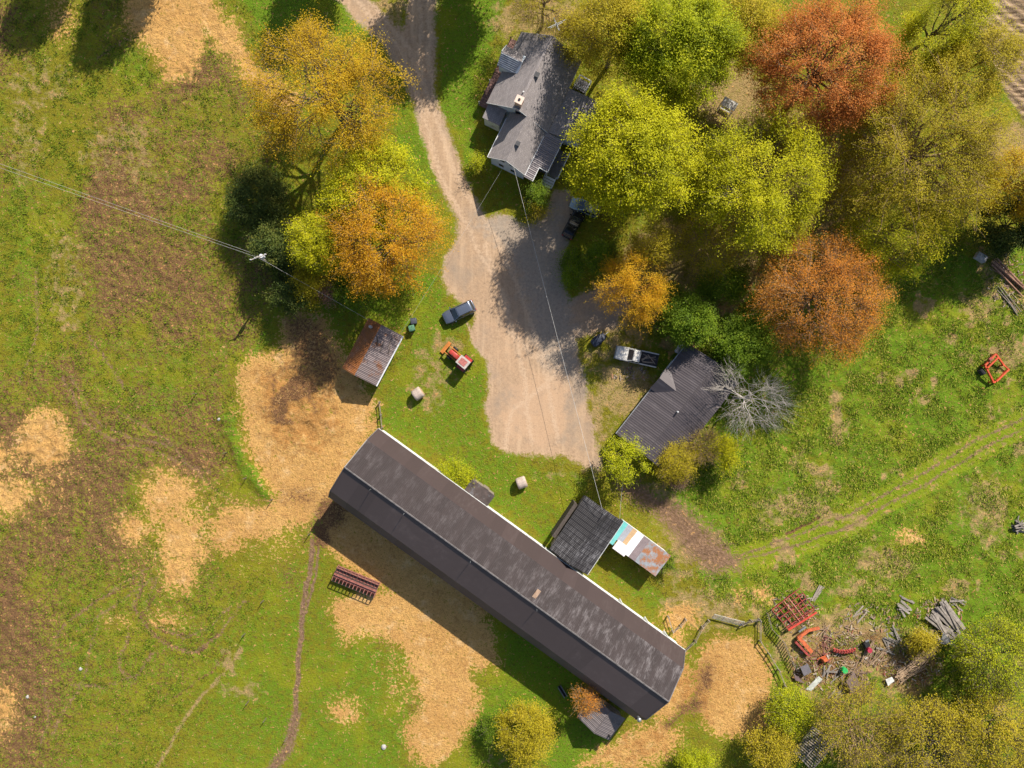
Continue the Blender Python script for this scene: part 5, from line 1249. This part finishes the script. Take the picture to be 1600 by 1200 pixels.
# ---------------------------------------------------------------- fences and gates
post_m = mat('fence_post_wood', (.13, .10, .075), .9, var=.3)
def post(px, py, label, hgt=1.2, lean=(0, 0), group='fence posts in the pasture'):
    c = PX(px, py, 0); z = gz(c[0], c[1])
    o = MB().cyl((0, 0, -.2), (lean[0], lean[1], hgt), .07, .06, 6).build('fence_post', post_m)
    o.location = (c[0], c[1], z); tag(o, label, 'fence post', group)
for k, (px, py, lb) in enumerate(((354, 707, 'wooden fence post at the head of the grassy bank'), (386, 746, 'wooden fence post halfway along the grassy bank'), (426, 780, 'wooden fence post at the foot of the grassy bank'), (383, 990, 'lone fence post above the dry ditch'), (412, 938, 'lone fence post on the green strip near the cow path'),
                                  (416, 1122, 'lone fence post at the lower green strip'), (449, 1152, 'fence post beside the lower cow path'), (485, 833, 'fence post at the barn shadow corner'), (307, 615, 'pale stake in the pasture near the straw yard'), (389, 1095, 'lone fence post below the dry ditch'))):
    post(px, py, lb, 1.3)
def rail_fence(name, label, pts, hgt=1.0, rails=(.4, .85), mt=None, w=.08):
    P = [PX(*q, 0) for q in pts]; b = P[0]; root = empty(name, (b[0], b[1], 0), 0, label, 'fence')
    mt = mt or oldwood
    for p_ in P: MB().box((p_[0] - b[0], p_[1] - b[1], gz(p_[0], p_[1]) + hgt / 2), (.14, .14, hgt)).build('post', mt, root)
    for p_, q_ in zip(P[:-1], P[1:]):
        for z in rails: MB().bar((p_[0] - b[0], p_[1] - b[1], z + gz(p_[0], p_[1])), (q_[0] - b[0], q_[1] - b[1], z + gz(q_[0], q_[1])), w * .5, w * 1.4).build('rail', mt, root)
    return root
pale_wood = mat('pale_weathered_rail', (.27, .225, .18), .9, var=.25)
rail_fence('rail_fence', 'wooden rail fence from the barn corner up to the metal gate', [(1069, 1014), (1085, 1000), (1096, 978), (1106, 968)], mt=pale_wood, w=.09)
rail_fence('rail_fence', 'short broken rail fence in straw beside the barn wall', [(1043, 962), (1050, 985), (1062, 976), (1070, 966)], mt=pale_wood, w=.09)
rail_fence('rail_fence', 'pair of weathered rails between barn corner and straw yard', [(594, 628), (596, 648), (598, 668)], mt=oldwood)
rail_fence('rail_fence', 'thin wooden rail fence curving round the straw bed', [(1186, 968), (1186, 1000), (1200, 1020), (1215, 1045), (1225, 1070)], hgt=1.0, mt=pale_wood)
# boarded corral
pts = [(1196, 955), (1203, 980), (1222, 1000), (1232, 1025), (1240, 1042)]
P = [PX(*q, 0) for q in pts]; b = P[0]; root = empty('board_fence', (b[0], b[1], 0), 0, 'curved upright board fence along the scrap heap', 'fence')
for p_, q_ in zip(P[:-1], P[1:]):
    d = q_ - p_; n_ = max(3, int(np.linalg.norm(d) / .36))
    for k in range(n_):
        s = p_ + d * (k + .5) / n_; o = MB().box((s[0] - b[0], s[1] - b[1], .55 + gz(s[0], s[1])), (.15, .03, 1.1 + .2 * math.sin(k * 2.3)), math.atan2(d[1], d[0])).build('board', pale_wood, root)
    MB().bar((p_[0] - b[0], p_[1] - b[1], .9), (q_[0] - b[0], q_[1] - b[1], .9), .05, .09).build('rail', pale_wood, root)
# tubular gate
a, b_ = PX(1112, 962, 0), PX(1158, 974, 0); gt = empty('metal_gate', (a[0], a[1], gz(a[0], a[1])), math.atan2(b_[1] - a[1], b_[0] - a[0]), 'bent silver tube gate leaning by the straw bed', 'gate')
gl = np.linalg.norm(b_ - a); galv = mat('galvanised_tube', (.55, .55, .53), .4, .3, var=.1)
for k in range(6): MB().cyl((0, -.25 + .1 * k * 1.6, .25 + .16 * k), (gl, -.25 + .1 * k * 1.6, .25 + .16 * k), .03, n=6).build('tube', galv, gt)
for x in (0, gl * .35, gl * .7, gl): MB().cyl((x, -.27, .2), (x, .58, 1.08), .035, n=6).build('upright', galv, gt)
rail_fence('rail_fence', 'low rail carrying on from the metal gate to the scrap heap', [(1158, 974), (1172, 968), (1185, 966)], mt=oldwood)

# ---------------------------------------------------------------- scrap heap
scrap_red = mat('cultivator_red', (.34, .050, .042), .65, var=.35, scale=4, dirt=(.15, .07, .05), dirt_amt=.6)
scrap_or = mat('implement_orange', (.50, .115, .040), .6, var=.25, scale=4, dirt=(.24, .09, .05), dirt_amt=.45)
A, Bq, Cq, Dq = (PX(*q, .8) for q in ((1206, 952.5), (1249, 919), (1272.5, 952.5), (1231, 982.5)))
cu = empty('field_cultivator', (A[0], A[1], gz(A[0], A[1])), 0, 'red gridded field cultivator frame with tines in the scrap heap', 'cultivator')
def bil(u, v, z): q = A * (1 - u) * (1 - v) + Bq * u * (1 - v) + Cq * u * v + Dq * (1 - u) * v - A; return np.array((q[0], q[1], z))
for v in (0, .22, .45, .68, .92, 1.0): MB().bar(bil(0, v, .75), bil(1, v, .75), .11, .12).build('frame_bar', scrap_red, cu)
for u in (0, .18, .36, .52, .68, .84, 1): MB().bar(bil(u, 0, .84), bil(u, 1, .84), .09, .09).build('cross_bar', scrap_red, cu)
for u in (.42, .58): MB().bar(bil(u, 0, 1.0), bil(u, 1.0, 1.0), .09, .14).build('hitch_beam', mat('dusty_pink_red', (.46, .17, .14), .6), cu)
rr = random.Random(5)
for k in range(26):
    u, v = rr.random(), rr.choice((0, .22, .45, .68, .92)); p_ = bil(u, v, .75); MB().bar(p_, p_ + np.array((rr.uniform(-.1, .1), -.25, -.7)), .05).build('tine', scrap_red, cu)
for (u, v) in ((.1, .5), (.9, .5)): MB().cyl(bil(u, v, .35), bil(u, v, .35) + np.array((.12, .16, 0)), .33, n=12).build('wheel', black, cu)
MB().bar(bil(-.02, 1.02, .95), bil(1.0, 1.1, .95), .22, .12).build('drag_beam', mat('bright_red_beam', (.52, .06, .04), .5, var=.15), cu)

c = PX(1255, 1003, .6); ob = empty('dozer_blade', (c[0], c[1], gz(c[0], c[1])), 0, 'orange L shaped loader frame below the red cultivator', 'implement')
q = lambda px, py, z: PX(px, py, z) - np.array((ob.location.x, ob.location.y, 0))
MB().bar(q(1247, 995, .7), q(1268, 1019, .7), .55, .35).build('main_beam', scrap_or, ob, bevel=.03)
MB().bar(q(1247, 997, .75), q(1262, 985, .75), .42, .3).bar(q(1262, 985, .75), q(1280, 981, .75), .34, .28).build('lift_arm', scrap_or, ob)
MB().bar(q(1242, 1002, .4), q(1263, 1024, .4), .30, .6).build('blade', scrap_red, ob)
MB().bar(q(1248, 987, .7), q(1259, 979, .7), .2, .2).build('ram', steel, ob)
c = PX(1320, 1018, .5); hb = empty('sickle_bar', (c[0], c[1], gz(c[0], c[1])), 0, 'red toothed mower bar lying in the middle of the scrap heap', 'implement')
q = lambda px, py, z: PX(px, py, z) - np.array((hb.location.x, hb.location.y, 0))
MB().bar(q(1302, 1015, .5), q(1320, 1019, .5), .16, .2).bar(q(1320, 1019, .5), q(1336, 1015, .55), .16, .2).build('bar', scrap_red, hb)
for k in range(9):
    p_ = q(1303 + k * 4, 1015.5 + 3 * math.sin(k * .4), .5); MB().cyl(p_ + np.array((0, -.2, -.05)), p_ + np.array((0, .26, .1)), .16, n=8).build('disc', scrap_red, hb)
c = PX(1288, 1030, .5); og = empty('seed_hopper', (c[0], c[1], gz(c[0], c[1])), .5, 'small rusty orange hopper frame beside the red mower bar', 'implement')
MB().box((0, 0, .5), (.9, .7, .7), 0, .6).build('hopper', scrap_or, og, bevel=.03)
for s in (-1, 1): MB().bar((-.9, s * .4, .3), (.8, s * .4, .35), .08).build('frame_bar', scrap_or, og); MB().cyl((.4, s * .55, .3), (.4, s * .65, .3), .3, n=12).build('wheel', rust, og)
c = PX(1356, 1012, .5); eg = empty('old_engine', (c[0], c[1], gz(c[0], c[1])), .4, 'black and red engine block beside the pole heap', 'engine')
MB().box((0, .5, .5), (.8, .7, .7)).build('block', black, eg, bevel=.08); MB().cyl((0, -.3, .35), (0, -.3, .95), .34, n=12).build('flywheel', mat('crimson_paint', (.36, .03, .06), .5), eg); MB().cyl((0, .9, .6), (.5, 1.0, .7), .16, n=8).build('air_filter', steel, eg)
def sheet(name, label, cat, pts, z, mt, th=.04, posts=True):
    c = np.mean([PX(*q_, 0) for q_ in pts], 0); root = empty(name, (c[0], c[1], gz(c[0], c[1])), 0, label, cat)
    qs = [PX(*q_, zz) - np.array((c[0], c[1], 0)) for q_, zz in zip(pts, z)]
    MB().slab(qs, th).build('sheet', mt, root)
    if posts:
        for p_ in qs: MB().box((p_[0] * .85, p_[1] * .85, (p_[2] - .08) / 2), (.12, .12, max(p_[2] - .1, .05))).build('leg', oldwood, root)
    return root
sheet('sheet_stack', 'dark slate roofing sheet propped beside the board fence', 'metal sheet', [(1250, 1042), (1262, 1037), (1268, 1050), (1256, 1056)], (.9, .8, .7, .8), mat('slate_sheet', (.13, .12, .135), .7, var=.15))
sheet('sheet_stack', 'small dark plum sheet lying nearest the straw bed', 'metal sheet', [(1241, 1054), (1248, 1058), (1257, 1068), (1243, 1063)], (.5, .5, .45, .5), mat('plum_sheet', (.14, .095, .10), .7, var=.15))
sheet('sheet_stack', 'pale translucent corrugated sheet lying under the scrap trees', 'metal sheet', [(1259, 1078), (1280, 1057), (1286, 1062), (1268, 1080)], (.25, .3, .3, .25), mat('pale_sheet', (.42, .44, .40), .6, var=.2), posts=False)
sheet('work_table', 'brown steel topped table near the green barrel', 'table', [(1322, 1064), (1334, 1050), (1345, 1069), (1332, 1084)], (1.1, 1.1, 1.1, 1.1), mat('brown_steel_top', (.15, .105, .095), .6, var=.25))
board_m = mat('grey_slab_board', (.27, .235, .205), .9, var=.35, scale=2, rnd=.55)
tanpole = mat('tan_peeled_pole', (.36, .25, .16), .9, var=.3, scale=2, rnd=.55)
def heap(name, label, cat, group, n, px, py, ang, L, spreadpx, mt, seed, layers=3, flat=True, wd=.22, jit=.12, rad=.06):
    """loose pieces stacked on the ground, each a thing of its own"""
    r = random.Random(seed)
    for k in range(n):
        lay = k * layers // n; u = r.uniform(-1, 1); a = ang + r.gauss(0, jit)
        cpx = px - math.sin(ang) * 0 + u * spreadpx * math.sin(ang) ; cpy = py + u * spreadpx * math.cos(ang)
        c = PX(cpx + r.uniform(-3, 3), cpy + r.uniform(-3, 3), 0); z = gz(c[0], c[1]) + .06 + lay * (.10 if flat else rad * 1.9)
        ll = L * r.uniform(.75, 1.1) / 2; dz = r.uniform(-.06, .12)
        b = MB()
        if flat: b.bar((-ll, 0, -dz), (ll, 0, dz), wd * r.uniform(.7, 1.2), .05)
        else: b.cyl((-ll, 0, -dz), (ll, 0, dz), rad * r.uniform(.8, 1.25), rad * .7, 6)
        o = b.build(name, mt); o.location = (c[0], c[1], z); o.rotation_euler = (0, 0, a); tag(o, label, cat, group)
heap('old_plank', 'weathered plank strewn between the mower bar and green barrel', 'plank', 'planks strewn by the green barrel', 9, 1300, 1052, R_(70), 2.0, 14, board_m, 21, 3, True, .2, .5)
heap('thin_stick', 'dry stick strewn below the red mower bar', 'stick', 'sticks strewn below the mower bar', 18, 1318, 1032, R_(20), 1.8, 22, tanpole, 22, 2, False, jit=.9, rad=.04)
heap('thin_stick', 'dry stick strewn between the stick bundle and the pole heap', 'stick', 'sticks strewn by the pole heap', 22, 1388, 1035, R_(60), 1.6, 26, tanpole, 23, 2, False, jit=.9, rad=.04)
heap('rusty_pipe', 'rusty pipe strewn between the loader frame and slate sheet', 'pipe', 'pipes strewn by the loader frame', 8, 1272, 1030, R_(35), 1.8, 12, rust, 24, 2, False, jit=.5, rad=.05)
heap('old_plank', 'loose plank lying beyond the top of the board stack', 'plank', 'planks beyond the board stack', 7, 1496, 942, R_(-10), 2.2, 6, board_m, 25, 2, True, .2, .3)
heap('thin_stick', 'dry branch on the brush pile beside the cultivator', 'stick', 'branches beside the cultivator', 18, 1330, 985, R_(-20), 1.8, 26, tanpole, 26, 2, False, jit=1.0, rad=.035)
heap('grey_board', 'grey board in the low tangle right of the stick bundle', 'board', 'boards of the low tangle', 14, 1392, 1000, R_(-35), 2.2, 18, board_m, 31, 3, True, .22, .6)
heap('old_plank', 'brown plank strewn around the work table', 'plank', 'planks around the work table', 12, 1345, 1060, R_(25), 1.7, 20, mat('brown_plank', (.20, .13, .085), .9, var=.35, rnd=.5), 32, 3, True, .2, .8)
heap('rusty_pipe', 'rusty bar strewn between cultivator and mower bar', 'pipe', 'bars below the cultivator', 12, 1288, 1008, R_(-30), 1.6, 16, rust, 33, 2, False, jit=.8, rad=.045)
heap('grey_board', 'grey board lying against the foot of the board stack', 'board', 'boards at the foot of the stack', 10, 1455, 995, R_(-60), 2.0, 10, board_m, 34, 3, True, .24, .4)
c = PX(1319.5, 1047.5, .6); o = empty('green_barrel', (c[0], c[1], gz(c[0], c[1])), 0, 'bright green barrel in the scrap heap', 'barrel')
MB().cyl((0, 0, 0), (0, 0, .85), .40, .40, 14).build('drum', mat('bright_green_plastic', (.03, .38, .10), .5, var=.15), o); MB().cyl((0, 0, .85), (0, 0, .9), .36, .34, 14).build('lid', mat('bright_green_plastic', (.03, .38, .10)), o)
heap('grey_board', 'grey weathered slab board in the large stack near the bright lime tree', 'board', 'boards of the large grey stack', 34, 1474, 970, R_(-48), 4.6, 17, board_m, 1, 8, True, .34, .14)
heap('bare_pole', 'long pale pole in the heap running down from the board stack', 'pole', 'poles of the long heap', 26, 1420, 1046, R_(38), 4.4, 9, tanpole, 2, 4, False, jit=.16, rad=.085)
heap('bare_pole', 'long pale pole in the upper half of the long heap', 'pole', 'poles in the upper half of the long heap', 12, 1445, 1022, R_(40), 3.6, 8, tanpole, 3, 3, False, jit=.12, rad=.085)
heap('thin_stick', 'thin tan stick in the bundle beside the old engine', 'stick', 'sticks beside the engine', 24, 1361, 1021, R_(62), 3.6, 12, tanpole, 4, 4, False, jit=.22, rad=.05)
heap('dry_cane', 'dry tan cane scattered beside the orange loader frame', 'cane', 'canes beside the loader frame', 16, 1292, 990, R_(40), 2.2, 14, tanpole, 5, 2, False, jit=.35, rad=.035)
heap('old_plank', 'short grey plank beside the brown table', 'plank', 'planks beside the brown table', 7, 1306, 1086, R_(45), 1.8, 10, board_m, 6, 2, True, .2, .2)
heap('old_plank', 'loose plank on the dry grass above the stick bundle', 'plank', 'loose planks above the stick bundle', 5, 1345, 962, R_(38), 2.6, 7, pale_wood, 7, 2, True, .2, .15)
heap('grey_board', 'loose grey board lying between cultivator and board stack', 'board', 'loose boards above the board stack', 9, 1412, 945, R_(-30), 2.0, 12, board_m, 8, 3, True, .26, .5)
heap('old_plank', 'pale plank resting on the far side of the cultivator', 'plank', 'planks behind the cultivator', 5, 1277, 928, R_(50), 2.4, 8, pale_wood, 9, 2, True, .22, .3)
sheet('tarpaulin', 'grey sheet draped over the lower end of the board stack', 'tarpaulin', [(1474, 988), (1481, 996), (1492, 1008), (1470, 1006)], (1.5, 1.2, .8, .9), mat('grey_canvas', (.23, .225, .23), .8, var=.12), .05)
sheet('tarpaulin', 'small white sheet at the lower end of the long pole heap', 'tarpaulin', [(1384, 1062), (1394, 1058), (1398, 1064), (1388, 1072)], (.4, .5, .45, .35), mat('white_sheet', (.62, .62, .60), .7), .04, False)
heap('bare_pole', 'log in the grey heap at the right edge below the wheel track', 'log', 'logs of the heap at the right edge', 14, 1592, 824, R_(20), 1.8, 8, board_m, 10, 4, False, jit=.6, rad=.12)
# logs and block at the upper right
heap('bare_pole', 'long peeled log on the heap beside the concrete block', 'log', 'logs beside the concrete block', 12, 1572, 432, R_(-42), 6.2, 6, mat('red_tan_log', (.33, .18, .115), .9, var=.3, scale=2, rnd=.5), 11, 3, False, jit=.07, rad=.14)
heap('thin_stick', 'thin limb lying below the log heap at the right edge', 'stick', 'limbs below the logs', 8, 1578, 468, R_(-52), 4.6, 7, pale_wood, 12, 2, False, jit=.12, rad=.07)
c = PX(1533, 402, .5); o = MB().box((0, 0, .35), (1.5, 1.0, .7), R_(-32)).build('concrete_block', concrete, bevel=.05); o.location = (c[0], c[1], gz(c[0], c[1])); tag(o, 'pale concrete block at the end of the log heap', 'block')
# orange loader frame in the meadow
c = PX(1553, 577, .8); lf = empty('loader_frame', (c[0], c[1], gz(c[0], c[1])), 0, 'bright orange steel loader frame standing in the meadow', 'implement')
q = lambda px, py, z: PX(px, py, z) - np.array((lf.location.x, lf.location.y, 0))
N1, N2, N3, N4 = (1556, 553), (1577, 577), (1553, 598), (1539, 571)
br_or = mat('fresh_orange_paint', (.55, .075, .025), .55, var=.25, scale=4, dirt=(.26, .09, .05), dirt_amt=.35)
MB().bar(q(*N1, 1.1), q(*N4, 1.1), .26, .30).build('rear_beam', br_or, lf, bevel=.03)
MB().bar(q(1560, 558, 1.15), q(1543, 575, 1.15), .20, .25).build('tie_beam', br_or, lf)
MB().bar(q(*N1, 1.1), q(1568, 570, .7), .2, .28).build('lift_arm', br_or, lf); MB().bar(q(*N4, 1.1), q(*N3, .55), .2, .28).build('lift_arm', br_or, lf)
MB().bar(q(1576, 577, .35), q(1556, 596, .35), .22, .45).build('bucket_edge', br_or, lf)
for a_, b2 in (((1553, 598), (1556, 596)), ((1568, 570), (1576, 577))): MB().bar(q(*a_, .55), q(*b2, .4), .16, .2).build('bracket', br_or, lf)
for px, py in ((1556, 554), (1540, 571), (1553, 597), (1569, 571)): p_ = q(px, py, 1.0); MB().box((p_[0], p_[1], .5), (.2, .2, 1.0)).build('stand_leg', br_or, lf)
MB().cyl(q(1531, 577, .5), q(1537, 584, .5), .42, n=12).build('wheel', black, lf); MB().box(q(1548, 561, 1.35), (.5, .4, .25), .7).build('hydraulic_block', scrap_red, lf, bevel=.03)
# weathered wagon bed at the lower edge
A, Bq, Cq, Dq = (PX(*q_, 1.1) for q_ in ((1240, 1176), (1272, 1135), (1308, 1160), (1268, 1205)))
wg = empty('wagon_bed', (A[0], A[1], gz(A[0], A[1])), 0, 'grey slatted wagon bed rotting under the sparse ochre tree', 'wagon')
def bil(u, v, z): q_ = A * (1 - u) * (1 - v) + Bq * u * (1 - v) + Cq * u * v + Dq * (1 - u) * v - A; return np.array((q_[0], q_[1], z))
for k in range(15):
    u = (k + .5) / 15
    MB().bar(bil(u, 0.02, 1.1), bil(u, .98, 1.1), .17, .05).build('slat', pale_wood, wg)
for v in (0, .5, 1): MB().bar(bil(0, v, 1.0), bil(1, v, 1.0), .14, .16).build('beam', pale_wood, wg)
for u, v in ((.15, .08), (.15, .92), (.85, .08), (.85, .92)): MB().cyl(bil(u, v, .42), bil(u, v, .42) + np.array((.12, .1, 0)), .42, n=12).build('wheel', black, wg)
# things in the barn shade and by the garage
c = PX(879, 1081, .4); o = empty('feed_trough', (c[0], c[1], gz(c[0], c[1])), R_(-58), 'narrow grey trough in the shadow of the barn', 'trough')
MB().box((0, .22, .3), (1.7, .06, .5)).box((0, -.22, .3), (1.7, .06, .5)).build('side', steel, o); MB().box((0, 0, .12), (1.7, .4, .05)).build('floor', black, o)
c = PX(1063, 540, .6); o = empty('gas_tank', (c[0], c[1], gz(c[0], c[1])), R_(58), 'pale grey cylinder tank lying beside the garage wall', 'tank')
MB().cyl((-1.0, 0, .6), (1.0, 0, .6), .34, n=14).cyl((-1.15, 0, .6), (-1.0, 0, .6), .22, .34, 14).cyl((1.0, 0, .6), (1.15, 0, .6), .34, .22, 14).build('shell', mat('tank_grey', (.42, .42, .44), .5, var=.1), o, False)
for x in (-.6, .6): MB().box((x, 0, .15), (.12, .5, .32)).build('cradle', black, o)
c = PX(935, 531, .5); o = empty('covered_trailer', (c[0], c[1], gz(c[0], c[1])), R_(38), 'low trailer under a dark blue tarpaulin in the willow shade', 'trailer')
loft([(-1.1, .45, .35, .72), (-.9, .58, .3, .85), (.6, .58, .3, .9), (1.1, .4, .35, .7)], .3).build('tarpaulin', mat('dark_blue_tarp', (.018, .024, .042), .5, var=.25, scale=4), o, True)
for s in (-1, 1): wheel(o, -.2, s * .62, .28, .16)
MB().bar((1.0, 0, .4), (1.8, 0, .35), .08).build('drawbar', steel, o)
def rock(px, py, r, label, seed):
    rr = np.random.default_rng(seed); c = PX(px, py, 0); b = MB(); n = 8
    V = [(0, 0, r * .75)] + [(r * .75 * math.cos(t_) * rr.uniform(.8, 1.2), r * .75 * math.sin(t_) * rr.uniform(.8, 1.2), r * .5) for t_ in np.linspace(0, 6.28, n + 1)[:-1]] + [(r * math.cos(t_) * rr.uniform(.8, 1.15), r * math.sin(t_) * rr.uniform(.8, 1.15), -.1) for t_ in np.linspace(0, 6.28, n + 1)[:-1]]
    F = [(0, 1 + k, 1 + (k + 1) % n) for k in range(n)] + [(1 + k, 1 + n + k, 1 + n + (k + 1) % n, 1 + (k + 1) % n) for k in range(n)]
    o = b.add(V, F).build('boulder', concrete); o.location = (c[0], c[1], gz(c[0], c[1])); tag(o, label, 'boulder')
rock(600, 1167, .42, 'pale boulder in the grass below the small straw patch', 1)
rock(126, 1045, .28, 'white stone in the lower pasture', 2)
rock(44, 1088, .26, 'pale stone near the straw at the left edge', 3)
rock(343, 655, .25, 'white stone at the top of the grassy bank', 4)
rock(54, 1120, .22, 'second pale stone near the left edge, below the first', 5)
